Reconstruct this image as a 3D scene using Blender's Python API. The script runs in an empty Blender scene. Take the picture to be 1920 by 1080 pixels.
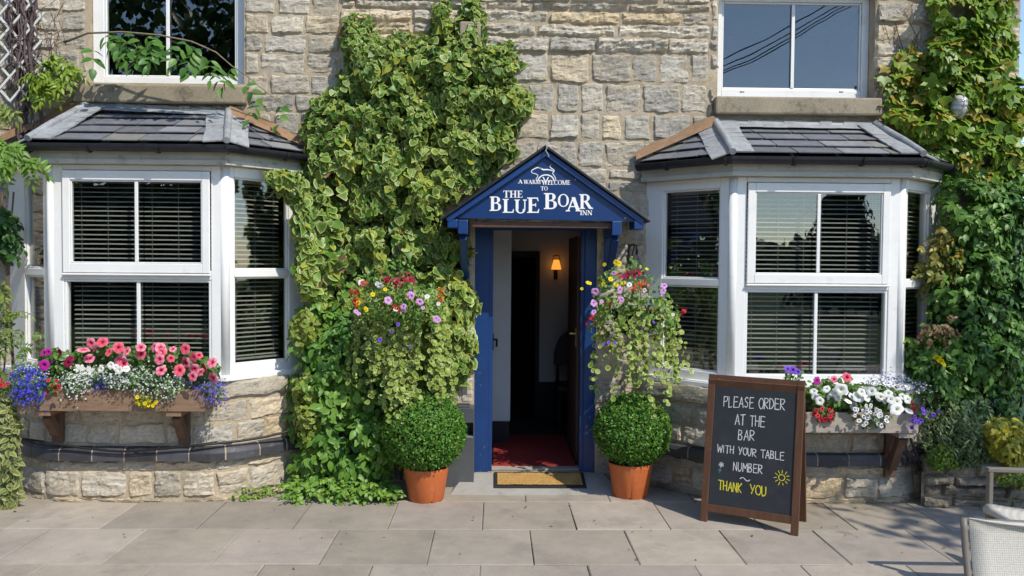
import bpy, math, random
import numpy as np
from mathutils import Vector, Matrix, noise as mn

random.seed(7)
RNG = np.random.default_rng(11)
C = bpy.context.scene.collection
SC = bpy.context.scene

# ------------------------------------------------------------------ camera, world, sun, exposure
FPX, YAW, PITCH, ROLL = 1538.2, .0197, -.0319, .0079
CAM = np.array([0.0, -6.30, 1.7])
_fw = np.array([math.sin(YAW)*math.cos(PITCH), math.cos(YAW)*math.cos(PITCH), math.sin(PITCH)])
_r0 = np.array([math.cos(YAW), -math.sin(YAW), 0.0])
_u0 = np.cross(_r0, _fw)
RIGHT = _r0*math.cos(ROLL) + _u0*math.sin(ROLL)
UP = -_r0*math.sin(ROLL) + _u0*math.cos(ROLL)
cd = bpy.data.cameras.new('camera'); cam = bpy.data.objects.new('camera', cd); C.objects.link(cam)
cd.sensor_width = 36.0; cd.lens = 36.0*FPX/1920.0; cd.clip_start = .05; cd.clip_end = 500
cam.matrix_world = Matrix([[RIGHT[0], UP[0], -_fw[0], CAM[0]], [RIGHT[1], UP[1], -_fw[1], CAM[1]],
                           [RIGHT[2], UP[2], -_fw[2], CAM[2]], [0, 0, 0, 1]])
SC.camera = cam

SUN = Vector((0.60, -0.69, 1.0)).normalized()
w = bpy.data.worlds.new('World'); SC.world = w; w.use_nodes = True
nt = w.node_tree; bg = nt.nodes['Background']
sky = nt.nodes.new('ShaderNodeTexSky'); sky.sky_type = 'NISHITA'; sky.sun_disc = False
sky.sun_elevation = math.asin(SUN.z); sky.sun_rotation = math.atan2(SUN.x, SUN.y)
sky.air_density = 0.9; sky.dust_density = 0.2; sky.ozone_density = 1.4
nt.links.new(sky.outputs[0], bg.inputs[0]); bg.inputs[1].default_value = 0.15
sl = bpy.data.lights.new('sun', 'SUN'); so = bpy.data.objects.new('sun', sl); C.objects.link(so)
sl.energy = 3.05; sl.angle = math.radians(.53); sl.color = (1.0, .935, .825)
so.rotation_euler = SUN.to_track_quat('Z', 'Y').to_euler()
SC.view_settings.view_transform = 'Standard'; SC.view_settings.look = 'None'
SC.view_settings.exposure = 0.64; SC.view_settings.gamma = 1.0; SC.view_settings.use_curve_mapping = False
SC.cycles.max_bounces = 8; SC.cycles.transparent_max_bounces = 16; SC.cycles.use_denoising = True
SC.cycles.sample_clamp_indirect = 6.0

# ------------------------------------------------------------------ measuring helpers
def at(px, py, Y):
    """the point of the upright plane Y = const seen at a place of the 1920x1080 photograph"""
    d = _fw*FPX + RIGHT*(px-960) - UP*(py-540)
    return CAM + d*((Y-CAM[1])/d[1])
def atn(px, py, Y):
    px = np.asarray(px, float); py = np.asarray(py, float)
    d = _fw[None]*FPX + RIGHT[None]*(px-960)[:, None] - UP[None]*(py-540)[:, None]
    return CAM[None] + d*((np.asarray(Y)-CAM[1])/d[:, 1])[:, None]
def ground(px, py, Z=0.0):
    d = _fw*FPX + RIGHT*(px-960) - UP*(py-540)
    return CAM + d*((Z-CAM[2])/d[2])
def nrm(a):
    a = np.asarray(a, float)
    return a/np.maximum(np.linalg.norm(a, axis=-1, keepdims=True), 1e-9)
def hsh(ix, iy, seed):
    n = (ix.astype(np.int64)*374761393 + iy.astype(np.int64)*668265263 + seed*1442695041) & 0x7fffffff
    n = ((n ^ (n >> 13))*1274126177) & 0x7fffffff
    return ((n ^ (n >> 16)) & 0xffff)/65535.0
def vnoise(x, y, seed=0):
    x = np.asarray(x, float); y = np.asarray(y, float)
    ix = np.floor(x); iy = np.floor(y); fx = x-ix; fy = y-iy
    fx = fx*fx*(3-2*fx); fy = fy*fy*(3-2*fy)
    a = hsh(ix, iy, seed); b = hsh(ix+1, iy, seed); c = hsh(ix, iy+1, seed); d = hsh(ix+1, iy+1, seed)
    return (a*(1-fx)+b*fx)*(1-fy) + (c*(1-fx)+d*fx)*fy

# ------------------------------------------------------------------ materials
def mat(name, base=(1, 1, 1), rough=.7, attr=False, vary=(), bumps=(), stain=None, spec=.4, metal=0.0, emit=None, transl=0.0, coat=0.0):
    m = bpy.data.materials.new(name); m.use_nodes = True
    t = m.node_tree; N = t.nodes; L = t.links
    p = N['Principled BSDF']; p.inputs['Roughness'].default_value = rough
    p.inputs['Specular IOR Level'].default_value = spec; p.inputs['Metallic'].default_value = metal
    if coat: p.inputs['Coat Weight'].default_value = coat; p.inputs['Coat Roughness'].default_value = .15
    tc = N.new('ShaderNodeTexCoord')
    if attr:
        a = N.new('ShaderNodeAttribute'); a.attribute_name = 'col'; col = a.outputs['Color']
    else:
        r = N.new('ShaderNodeRGB'); r.outputs[0].default_value = (*base, 1); col = r.outputs[0]
    def noi(scale, detail=6, stretch=(1, 1, 1), rgh=.6):
        mp = N.new('ShaderNodeMapping'); mp.inputs['Scale'].default_value = stretch
        L.new(tc.outputs['Object'], mp.inputs[0])
        n = N.new('ShaderNodeTexNoise'); n.inputs['Scale'].default_value = scale; n.inputs['Detail'].default_value = detail
        n.inputs['Roughness'].default_value = rgh
        L.new(mp.outputs[0], n.inputs['Vector']); return n.outputs['Fac']
    for v in vary:
        scale, lo, hi = v[:3]; st = v[3] if len(v) > 3 else (1, 1, 1)
        mr = N.new('ShaderNodeMapRange'); mr.inputs[1].default_value = .28; mr.inputs[2].default_value = .72
        mr.inputs[3].default_value = lo; mr.inputs[4].default_value = hi
        L.new(noi(scale, 6, st), mr.inputs[0])
        mx = N.new('ShaderNodeVectorMath'); mx.operation = 'SCALE'
        L.new(col, mx.inputs[0]); L.new(mr.outputs[0], mx.inputs['Scale']); col = mx.outputs[0]
    for s in (stain or ()):
        scol, scale, lo, hi, amt = s[:5]; st = s[5] if len(s) > 5 else (1, 1, 1)
        mr = N.new('ShaderNodeMapRange'); mr.inputs[1].default_value = lo-.05; mr.inputs[2].default_value = hi-.08
        mr.inputs[3].default_value = 0; mr.inputs[4].default_value = amt
        L.new(noi(scale, 8, st, .7), mr.inputs[0])
        mx = N.new('ShaderNodeMix'); mx.data_type = 'RGBA'
        L.new(mr.outputs[0], mx.inputs[0]); L.new(col, mx.inputs[6]); mx.inputs[7].default_value = (*scol, 1); col = mx.outputs[2]
    L.new(col, p.inputs['Base Color'])
    prev = None
    for b in bumps:
        scale, strength, dist = b[:3]; st = b[3] if len(b) > 3 else (1, 1, 1)
        bp = N.new('ShaderNodeBump'); bp.inputs['Strength'].default_value = strength; bp.inputs['Distance'].default_value = dist
        L.new(noi(scale, 8, st, .65), bp.inputs['Height'])
        if prev: L.new(prev, bp.inputs['Normal'])
        prev = bp.outputs[0]
    if prev: L.new(prev, p.inputs['Normal'])
    if emit:
        p.inputs['Emission Color'].default_value = (*emit[0], 1); p.inputs['Emission Strength'].default_value = emit[1]
    if transl:
        tr = N.new('ShaderNodeBsdfTranslucent'); L.new(col, tr.inputs['Color'])
        ms = N.new('ShaderNodeMixShader'); ms.inputs[0].default_value = transl
        L.new(p.outputs[0], ms.inputs[1]); L.new(tr.outputs[0], ms.inputs[2])
        L.new(ms.outputs[0], N['Material Output'].inputs[0])
    return m
def glass_mat():
    m = bpy.data.materials.new('window_glass'); m.use_nodes = True
    t = m.node_tree; N = t.nodes; L = t.links; N.remove(N['Principled BSDF'])
    ge = N.new('ShaderNodeNewGeometry'); dp = N.new('ShaderNodeVectorMath'); dp.operation = 'DOT_PRODUCT'
    L.new(ge.outputs['Normal'], dp.inputs[0]); L.new(ge.outputs['Incoming'], dp.inputs[1])
    def mth(op, a, b=None, c=None):
        n = N.new('ShaderNodeMath'); n.operation = op
        for k, v in enumerate((a, b, c)):
            if v is None: continue
            if hasattr(v, 'is_linked'): L.new(v, n.inputs[k])
            else: n.inputs[k].default_value = v
        return n.outputs[0]
    cs = mth('ABSOLUTE', dp.outputs['Value']); fr = mth('MULTIPLY_ADD', mth('POWER', mth('SUBTRACT', 1.0, cs), 5.0), .87, .11); ma = N.new('ShaderNodeClamp'); L.new(fr, ma.inputs[0])
    tr = N.new('ShaderNodeBsdfTransparent'); tr.inputs[0].default_value = (.86, .88, .87, 1)
    gl = N.new('ShaderNodeBsdfGlossy'); gl.inputs['Roughness'].default_value = 0.0
    tc = N.new('ShaderNodeTexCoord'); nz = N.new('ShaderNodeTexNoise'); nz.inputs['Scale'].default_value = 2.2; nz.inputs['Detail'].default_value = 1
    L.new(tc.outputs['Object'], nz.inputs['Vector'])
    bp = N.new('ShaderNodeBump'); bp.inputs['Strength'].default_value = .08; bp.inputs['Distance'].default_value = .02
    L.new(nz.outputs['Fac'], bp.inputs['Height']); L.new(bp.outputs[0], gl.inputs['Normal'])
    mx = N.new('ShaderNodeMixShader'); L.new(ma.outputs[0], mx.inputs[0]); L.new(tr.outputs[0], mx.inputs[1]); L.new(gl.outputs[0], mx.inputs[2])
    L.new(mx.outputs[0], N['Material Output'].inputs[0]); return m

M = {}
M['stone'] = mat('stone', attr=True, rough=.9, spec=.2, vary=((5, .84, 1.16), (38, .80, 1.18), (16, .86, 1.12, (1, 1, 5))),
                 stain=(((.075, .07, .062), 13, .60, .74, .55, (1, 1, 2.2)), ((.50, .40, .24), 6, .56, .74, .5), ((.50, .48, .44), 11, .60, .75, .4)), bumps=((24, .55, .012, (1, 1, 3.2)), (85, .9, .006), (220, .6, .003)))
M['mortar'] = mat('mortar', base=(.42, .345, .245), rough=.95, spec=.1, vary=((5, .74, 1.2), (60, .82, 1.14)), stain=(((.16, .14, .115), 9, .60, .78, .6), ((.50, .46, .40), 3, .56, .76, .6)), bumps=((90, .8, .006), (30, .4, .006)))
M['concrete'] = mat('weathered_concrete', base=(.31, .265, .195), rough=.92, spec=.2, vary=((4, .8, 1.15), (90, .78, 1.2)), stain=(((.06, .055, .045), 9, .58, .75, .6),), bumps=((140, .5, .004),))
M['paving'] = mat('paving_stone', attr=True, rough=.85, spec=.25, vary=((1.7, .84, 1.10), (9, .92, 1.08), (160, .88, 1.12)),
                  stain=(((.17, .15, .125), 2.6, .56, .80, .6), ((.10, .09, .075), 22, .68, .76, .6), ((.42, .40, .36), 60, .72, .77, .5), ((.09, .10, .06), 1.1, .64, .80, .35)), bumps=((150, .4, .002), (40, .3, .003), (7, .2, .006)))
M['joint'] = mat('paving_joint', base=(.13, .115, .09), rough=.95, vary=((30, .7, 1.3),))
M['upvc'] = mat('white_upvc', base=(.78, .78, .765), rough=.34, spec=.5, vary=((3, .93, 1.02), (22, .97, 1.02)), stain=(((.36, .34, .29), 6, .62, .84, .38), ((.25, .24, .2), 40, .72, .80, .35)))
M['fascia'] = mat('weathered_fascia', base=(.50, .48, .41), rough=.6, vary=((6, .85, 1.08),), stain=(((.12, .11, .08), 10, .60, .75, .55),))
M['gutter'] = mat('black_gutter', base=(.016, .017, .022), rough=.42, vary=((20, .7, 1.5),))
M['slate'] = mat('roof_slate', attr=True, rough=.62, spec=.4, vary=((6, .80, 1.2), (30, .85, 1.15)), stain=(((.24, .235, .21), 9, .60, .78, .5), ((.05, .05, .05), 5, .62, .8, .5)), bumps=((40, .4, .005),))
M['lead'] = mat('lead_sheet', base=(.30, .31, .32), rough=.55, spec=.4, vary=((7, .72, 1.18), (28, .85, 1.12)), stain=(((.10, .095, .085), 12, .62, .74, .6),), bumps=((30, .3, .004),))
M['fillet'] = mat('mortar_fillet', base=(.27, .165, .095), rough=.95, vary=((9, .75, 1.2), (60, .85, 1.1)), bumps=((50, .5, .006),))
M['blue'] = mat('blue_gloss_paint', base=(.0065, .040, .155), rough=.36, spec=.5, vary=((5, .88, 1.1),), stain=(((.22, .24, .27), 34, .70, .75, .55),), bumps=((20, .12, .003, (6, 6, 1)),))
M['signblue'] = mat('sign_blue', base=(.005, .031, .125), rough=.34, spec=.5, vary=((3, .92, 1.06),))
M['white'] = mat('white_lettering', base=(.80, .80, .79), rough=.5)
M['brick'] = mat('blue_engineering_brick', attr=True, rough=.58, spec=.5, vary=((12, .75, 1.3),), stain=(((.20, .18, .16), 16, .64, .78, .4),), bumps=((60, .25, .003),))
M['glass'] = glass_mat()
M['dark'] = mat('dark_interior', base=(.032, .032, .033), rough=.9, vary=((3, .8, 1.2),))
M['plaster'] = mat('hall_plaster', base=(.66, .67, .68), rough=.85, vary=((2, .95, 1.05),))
M['whitepaint'] = mat('white_panel_paint', base=(.72, .74, .75), rough=.5, vary=((4, .95, 1.04),))
M['blacktrim'] = mat('black_trim', base=(.012, .012, .013), rough=.5)
M['carpet'] = mat('red_carpet', base=(.25, .020, .017), rough=.98, vary=((200, .7, 1.3), (5, .85, 1.15)), bumps=((300, .5, .004),))
M['blind'] = mat('blind_slat', base=(.47, .455, .42), rough=.5)
M['cord'] = mat('blind_cord', base=(.30, .30, .29), rough=.8)
M['leaf'] = mat('leaf', attr=True, rough=.42, spec=.35, transl=.26)
M['petal'] = mat('petal', attr=True, rough=.6, spec=.2, transl=.22)
M['stem'] = mat('woody_stem', attr=True, rough=.85, vary=((40, .7, 1.3),), bumps=((60, .5, .004),))
M['terracotta'] = mat('terracotta_plastic', base=(.52, .135, .038), rough=.55, vary=((4, .92, 1.06), (60, .95, 1.04)), stain=(((.62, .33, .20), 9, .62, .8, .3),))
M['soil'] = mat('soil', base=(.035, .024, .016), rough=1, vary=((40, .6, 1.5),), bumps=((50, .8, .02),))
M['bin'] = mat('grey_bin_metal', base=(.070, .076, .082), rough=.45, spec=.5, vary=((6, .8, 1.2, (1, 1, .4)),), stain=(((.17, .17, .16), 14, .62, .8, .4),))
M['steel'] = mat('steel', base=(.45, .46, .46), rough=.35, metal=.8)
M['rubber'] = mat('black_rubber', base=(.018, .018, .019), rough=.8, vary=((60, .8, 1.3),))
M['coir'] = mat('coir', base=(.46, .27, .085), rough=1, vary=((220, .55, 1.35), (6, .82, 1.12)), stain=(((.16, .10, .045), 5, .58, .75, .5),), bumps=((260, .9, .006),))
M['woodred'] = mat('stained_wood', base=(.100, .045, .023), rough=.5, spec=.4, vary=((4, .78, 1.2, (8, 8, 1)), (30, .85, 1.15, (6, 6, 1))), stain=(((.30, .18, .10), 22, .70, .78, .5),), bumps=((20, .2, .003, (8, 8, 1)),))
M['chalkboard'] = mat('chalkboard', base=(.020, .023, .028), rough=.62, vary=((5, .85, 1.25),), stain=(((.07, .075, .08), 4, .58, .85, .35),))
M['chalk'] = mat('chalk', base=(.62, .63, .62), rough=1, vary=((120, .65, 1.15),))
M['chalkyellow'] = mat('yellow_chalk', base=(.70, .62, .04), rough=1, vary=((120, .7, 1.1),))
M['chalkgreen'] = mat('green_chalk', base=(.05, .22, .22), rough=1)
M['boxwood'] = mat('trough_wood', base=(.235, .150, .095), rough=.85, vary=((3, .72, 1.2, (1, 6, 6)), (14, .82, 1.15, (1, 8, 8))), stain=(((.09, .05, .03), 7, .60, .78, .5, (1, 3, 3)),), bumps=((14, .3, .004, (1, 8, 8)),))
M['greywood'] = mat('silvered_wood', base=(.36, .315, .265), rough=.88, vary=((3, .78, 1.15, (1, 6, 6)), (16, .82, 1.12, (1, 8, 8))), stain=(((.15, .12, .09), 7, .62, .8, .45, (1, 3, 3)),), bumps=((14, .3, .004, (1, 8, 8)),))
M['bracketwood'] = mat('bracket_wood', base=(.125, .072, .045), rough=.85, vary=((5, .7, 1.25, (6, 6, 1)),), bumps=((20, .3, .004),))
M['iron'] = mat('black_iron', base=(.015, .015, .016), rough=.55, vary=((40, .8, 1.4),))
M['cable'] = mat('black_cable', base=(.012, .012, .013), rough=.5)
def weave(m):
    N = m.node_tree.nodes; L = m.node_tree.links; p = N['Principled BSDF']; src = p.inputs['Base Color'].links[0].from_socket; tc = [n for n in N if n.type == 'TEX_COORD'][0]; f = None
    for d in ('X', 'Z'):
        wv = N.new('ShaderNodeTexWave'); wv.bands_direction = d; wv.inputs['Scale'].default_value = 48; wv.inputs['Distortion'].default_value = .6; L.new(tc.outputs['Object'], wv.inputs[0])
        mr = N.new('ShaderNodeMapRange'); mr.inputs[3].default_value = .84; mr.inputs[4].default_value = 1.04; L.new(wv.outputs['Fac'], mr.inputs[0])
        mx = N.new('ShaderNodeVectorMath'); mx.operation = 'SCALE'; L.new(src, mx.inputs[0]); L.new(mr.outputs[0], mx.inputs['Scale']); src = mx.outputs[0]
    L.new(src, p.inputs['Base Color']); return m
M['sling'] = mat('woven_sling', base=(.56, .535, .475), rough=.8, vary=((240, .80, 1.10, (1, 1, 1)),), bumps=((240, .6, .003),)); weave(M['sling'])
M['chairframe'] = mat('taupe_metal', base=(.17, .15, .125), rough=.5, vary=((8, .92, 1.06),))
M['lampglass'] = mat('ribbed_lamp_glass', base=(.50, .51, .49), rough=.18, spec=.6, vary=((25, .6, 1.2),))
M['trellis'] = mat('white_trellis_paint', base=(.66, .65, .61), rough=.7, vary=((20, .85, 1.08),))
M['shade'] = mat('lit_lamp_shade', base=(.7, .32, .06), rough=.8, emit=((1.0, .36, .05), .75))
M['grass'] = mat('mown_grass', base=(.035, .060, .016), rough=1, vary=((3, .7, 1.3), (60, .7, 1.3)))
M['brass'] = mat('brass', base=(.62, .45, .18), rough=.3, metal=1.0)
M['brownwood'] = mat('brown_door_wood', base=(.085, .045, .028), rough=.5, vary=((5, .8, 1.2, (6, 6, 1)),))

# ------------------------------------------------------------------ mesh builder
def rootloc(o):
    v = Vector((0, 0, 0))
    while o is not None: v = v + o.location; o = o.parent
    return v
class MB:
    def __init__(s): s.v = []; s.c = []; s.L = []; s.S = []; s.m = []; s.n = 0
    def add(s, verts, faces, mi=0, col=(1, 1, 1)):
        verts = np.asarray(verts, float).reshape(-1, 3)
        col = np.asarray(col, float)
        if col.ndim == 1: col = np.tile(col[None, :3], (len(verts), 1))
        s.v.append(verts); s.c.append(col)
        if isinstance(faces, np.ndarray):
            s.L.append((faces+s.n).ravel()); s.S.append(np.full(len(faces), faces.shape[1])); k = len(faces)
        else:
            s.L.append(np.array([i+s.n for f in faces for i in f])); s.S.append(np.array([len(f) for f in faces])); k = len(faces)
        s.m.append(np.full(k, mi)); s.n += len(verts)
    def box(s, a, b, mi=0, col=(1, 1, 1), f=None):
        (x0, y0, z0), (x1, y1, z1) = a, b
        v = [(x0, y0, z0), (x1, y0, z0), (x1, y1, z0), (x0, y1, z0), (x0, y0, z1), (x1, y0, z1), (x1, y1, z1), (x0, y1, z1)]
        if f: v = [f(*p) for p in v]
        s.add(v, [(3, 2, 1, 0), (4, 5, 6, 7), (0, 1, 5, 4), (1, 2, 6, 5), (2, 3, 7, 6), (3, 0, 4, 7)], mi, col)
    def bar(s, p, q, wd, th, nrmv=(0, -1, 0), mi=0, col=(1, 1, 1)):
        """a straight rectangular bar from p to q, wd wide, th thick along nrmv"""
        p = np.asarray(p, float); q = np.asarray(q, float); d = nrm(q-p); n = np.asarray(nrmv, float); n = nrm(n-d*(n@d)); x = np.cross(d, n)
        o = [(-.5, -.5), (.5, -.5), (.5, .5), (-.5, .5)]
        v = [p+x*wd*a+n*th*b for a, b in o]+[q+x*wd*a+n*th*b for a, b in o]
        s.add(v, [(3, 2, 1, 0), (4, 5, 6, 7), (0, 1, 5, 4), (1, 2, 6, 5), (2, 3, 7, 6), (3, 0, 4, 7)], mi, col)
    def tube(s, pts, r, n=8, mi=0, col=(1, 1, 1)):
        pts = np.asarray(pts, float); k = len(pts); r = np.broadcast_to(np.asarray(r, float), (k,))
        t = np.gradient(pts, axis=0); t = nrm(t); a0 = np.array([0, 0, 1.0]) if abs(t[0][2]) < .9 else np.array([1.0, 0, 0])
        V = []; x = nrm(np.cross(t[0], a0))
        for i in range(k):
            x = nrm(x-t[i]*(x@t[i])); y = np.cross(t[i], x)
            for j in range(n):
                an = 2*math.pi*j/n; V.append(pts[i]+r[i]*(x*math.cos(an)+y*math.sin(an)))
        F = [(i*n+j, i*n+(j+1) % n, (i+1)*n+(j+1) % n, (i+1)*n+j) for i in range(k-1) for j in range(n)]
        F += [tuple(range(n-1, -1, -1)), tuple((k-1)*n+j for j in range(n))]
        s.add(V, F, mi, col)
    def prism(s, poly, off, mi=0, col=(1, 1, 1)):
        """a flat polygon (3D points, in order) given depth by the vector off"""
        p = np.asarray(poly, float); n = len(p); off = np.asarray(off, float)
        v = np.vstack([p, p+off])
        F = [tuple(range(n)), tuple(range(2*n-1, n-1, -1))]+[(i, i+n, (i+1) % n+n, (i+1) % n) for i in range(n)]
        F = [tuple(reversed(f)) for f in F] if np.cross(p[1]-p[0], p[2]-p[1])@off > 0 else F
        s.add(v, F, mi, col)
    def lathe(s, prof, ctr, n=32, mi=0, col=(1, 1, 1)):
        V = [(ctr[0]+r*math.cos(2*math.pi*j/n), ctr[1]+r*math.sin(2*math.pi*j/n), ctr[2]+z) for r, z in prof for j in range(n)]
        F = [(i*n+j, i*n+(j+1) % n, (i+1)*n+(j+1) % n, (i+1)*n+j) for i in range(len(prof)-1) for j in range(n)]
        s.add(V, F, mi, col)
    def build(s, name, mats, parent=None, smooth=False, bevel=0, local=False, weld=False):
        V = np.vstack(s.v); Cc = np.vstack(s.c); L = np.concatenate(s.L); S = np.concatenate(s.S); mi = np.concatenate(s.m)
        if parent is not None and not local: V = V-np.array(rootloc(parent))[None]
        me = bpy.data.meshes.new(name)
        me.vertices.add(len(V)); me.vertices.foreach_set('co', V.astype(np.float32).ravel())
        me.loops.add(len(L)); me.loops.foreach_set('vertex_index', L.astype(np.int32))
        me.polygons.add(len(S)); me.polygons.foreach_set('loop_start', np.concatenate([[0], np.cumsum(S)[:-1]]).astype(np.int32))
        me.polygons.foreach_set('material_index', mi.astype(np.int32))
        me.polygons.foreach_set('use_smooth', np.full(len(S), bool(smooth)))
        for m in (mats if isinstance(mats, (list, tuple)) else [mats]): me.materials.append(M[m])
        a = me.color_attributes.new('col', 'FLOAT_COLOR', 'POINT')
        a.data.foreach_set('color', np.hstack([np.clip(Cc, 0, 1), np.ones((len(Cc), 1))]).astype(np.float32).ravel())
        me.update(calc_edges=True); me.validate()
        o = bpy.data.objects.new(name, me); C.objects.link(o)
        if parent is not None: o.parent = parent
        if bevel:
            b = o.modifiers.new('edges', 'BEVEL'); b.width = bevel; b.segments = 2; b.limit_method = 'ANGLE'
        return o
def tag(o, label=None, cat=None, group=None, kind=None):
    if label: o['label'] = label
    if cat: o['category'] = cat
    if group: o['group'] = group
    if kind: o['kind'] = kind
    return o
def thing(name, label, cat, loc=(0, 0, 0), group=None, parent=None):
    o = bpy.data.objects.new(name, None); C.objects.link(o); o.location = loc; o.empty_display_size = .1
    if parent is not None: o.parent = parent; o.location = (0, 0, 0)
    return tag(o, label, cat, group)

# ------------------------------------------------------------------ stones
GREYS = [(.385, .345, .278), (.345, .315, .262), (.42, .375, .302), (.315, .292, .252), (.46, .415, .338), (.395, .366, .312)]
BUFFS = [(.46, .385, .27), (.49, .41, .295), (.44, .35, .225), (.45, .39, .30)]
def stone(mb, mp, s0, s1, z0, z1, depth=.03, col=(.3, .3, .3), rough=1.0, seed=0.0, bed=1.0, mi=0, jit=.010, cell=.0175):
    nx = max(5, int((s1-s0)/cell)+2); nz = max(5, int((z1-z0)/cell)+2)
    us = np.linspace(0, 1, nx); vs = np.linspace(0, 1, nz)
    e = min(.016/(s1-s0), .3); us[1] = e; us[-2] = 1-e
    e = min(.014/(z1-z0), .3); vs[1] = e; vs[-2] = 1-e
    V = []; ph = random.random()*50; tilt = random.uniform(-.012, .012)*rough
    for j, v in enumerate(vs):
        for i, u in enumerate(us):
            s = s0+(s1-s0)*u; z = z0+(z1-z0)*v
            js = mn.noise((s*7, z*7, ph))*jit*1.6+mn.noise((s*30, z*30, ph))*jit*.9; jz = mn.noise((s*7, z*7, ph+9))*jit*1.6+mn.noise((s*30, z*30, ph+5))*jit*.9
            edge = i in (0, nx-1) or j in (0, nz-1)
            if edge: d = -.006
            else:
                k = min(min(u, 1-u)*(s1-s0), min(v, 1-v)*(z1-z0))
                d = depth*(.75+.25*min(1, k/.03))
                d += rough*(.008*mn.noise((s*6, z*9, ph+2))+.009*mn.noise((s*9, z*34*bed, ph+3))+.006*mn.noise((s*38, z*52, ph))+.0045*mn.noise((s*80, z*100, ph)))+tilt*(v-.5)*2
                d = max(d, .003)
            V.append(mp(s+js, z+jz, d))
    F = np.array([(j*nx+i, j*nx+i+1, (j+1)*nx+i+1, (j+1)*nx+i) for j in range(nz-1) for i in range(nx-1)])
    mb.add(V, F, mi, col)
def stonecol(pbuff=.25):
    c = np.array(random.choice(BUFFS if random.random() < pbuff*.7 else GREYS)); return c*random.uniform(1.0, 1.27)
def sub(rects, o, tol=.035):
    out = []
    for r in rects:
        a, b, c, d = r; x0, x1, z0, z1 = o
        if b <= x0 or a >= x1 or d <= z0 or c >= z1: out.append(r); continue
        if a < x0: out.append((a, x0, c, d))
        if b > x1: out.append((x1, b, c, d))
        a2, b2 = max(a, x0), min(b, x1)
        if c < z0: out.append((a2, b2, c, z0))
        if d > z1: out.append((a2, b2, z1, d))
    return [r for r in out if r[1]-r[0] > tol and r[3]-r[2] > tol]
def courses(mb, mp, s0, s1, rows, openings=(), wr=(.14, .42), pbuff=.25, split=.14, gap=.006, depth=.014, rough=.85, dark=1.0):
    """courses of stones between s0 and s1; rows = [(z0, z1), ...]"""
    for z0, z1 in rows:
        s = s0-random.uniform(0, .2); thin = (z1-z0) < .125
        while s < s1:
            wd = random.uniform(*wr)*(1.25 if thin else 1.0); a, b = max(s, s0), min(s+wd, s1); s += wd
            if s1-s < .08: b = s1; s = s1+1
            if b-a < .05: continue
            cells = [(a, b, z0, z1)]
            if z1-z0 > .16 and random.random() < split and b-a > .16:
                zm = z0+(z1-z0)*random.uniform(.4, .62); cells = [(a, b, z0, zm), (a, b, zm, z1)]
            for o in openings: cells = sub(cells, o)
            for (p, q, u, v) in cells:
                g = gap*random.uniform(.6, 1.5)
                if q-p < 2.2*g or v-u < 2.2*g: continue
                stone(mb, mp, p+g*.5, q-g*.5, u+g*.5, v-g*.5, depth*random.uniform(.6, 1.25), stonecol(pbuff)*dark, rough, bed=1.6 if thin else 1.0)
def rowlist(z0, z1, lo, hi):
    out = []; z = z0
    while z < z1-.03:
        h = random.uniform(lo, hi); out.append((z, min(z+h, z1))); z += h
    return out

# ------------------------------------------------------------------ ground
g = MB(); g.box((-60, -120, -.09), (60, 60, -.05)); tag(g.build('ground', 'grass'), kind='structure')
def pave():
    mb = MB(); W, DS, X0, Y1 = .602, .6047, -.377, -1.139
    for r in range(-11, 3):
        yb = Y1+r*DS; off = (0 if r % 2 == 0 else .5)
        y0, y1 = yb-DS, yb
        for k in range(-14, 15):
            x0 = X0+(k+off)*W; x1 = x0+W
            if x1 < -8 or x0 > 8.6: continue
            gp = .0021; z = random.uniform(-.0022, .0022); ta, tb = random.uniform(-.002, .002), random.uniform(-.002, .002)
            col = np.array((.335, .292, .240))*random.uniform(.84, 1.12); col = col*np.array((1, random.uniform(.985, 1.01), random.uniform(.965, 1.03)))
            b = .005
            pts = [(x0+gp, y0+gp), (x1-gp, y0+gp), (x1-gp, y1-gp), (x0+gp, y1-gp)]; ins = [(x0+gp+b, y0+gp+b), (x1-gp-b, y0+gp+b), (x1-gp-b, y1-gp-b), (x0+gp+b, y1-gp-b)]
            zz = [z+ta, z+tb, z-ta, z-tb]
            v = [(p[0], p[1], -.03) for p in pts]+[(p[0]+random.uniform(-.003, .003), p[1]+random.uniform(-.002, .002), q-.0045) for p, q in zip(pts, zz)]+[(p[0], p[1], q) for p, q in zip(ins, zz)]
            F = [(0, 1, 5, 4), (1, 2, 6, 5), (2, 3, 7, 6), (3, 0, 4, 7), (4, 5, 9, 8), (5, 6, 10, 9), (6, 7, 11, 10), (7, 4, 8, 11), (8, 9, 10, 11)]
            mb.add(v, F, 0, col)
    mb.box((-9, -7.7, -.049), (9.5, .3, -.011), 1)
    tag(mb.build('paving', ['paving', 'joint']), kind='structure')
pave()

# ------------------------------------------------------------------ the building
inn = thing('inn_building', 'stone inn with two white bay windows, slate bay roofs and blue gabled door porch', 'building')
BX = {'l': (-2.512, .02), 'r': (2.288, -.02)}; CW, PR = .609, .50; FLS = {'l': (.58, .45), 'r': (.53, .57)}
def rect(pxa, pya, pxb, pyb, Y): a = at(pxa, pya, Y); b = at(pxb, pyb, Y); return (a[0], b[0], b[2], a[2])
WLo = (at(163, 100, 0)[0], at(458, 100, 0)[0], at(300, 156, 0)[2], 4.25)
WRo = (at(1346, 100, 0)[0], at(1640, 100, 0)[0], at(1490, 182, 0)[2], at(1480, 0, 0)[2]+.075)
DOo = (at(890, 600, 0)[0], at(1118, 600, 0)[0], -.05, at(1000, 424, 0)[2])
BAYo = [(BX[k][0]-CW-FLS[k][0]+.06, BX[k][0]+CW+FLS[k][1]-.06, .80+BX[k][1], 2.36+BX[k][1]) for k in 'lr']
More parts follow.
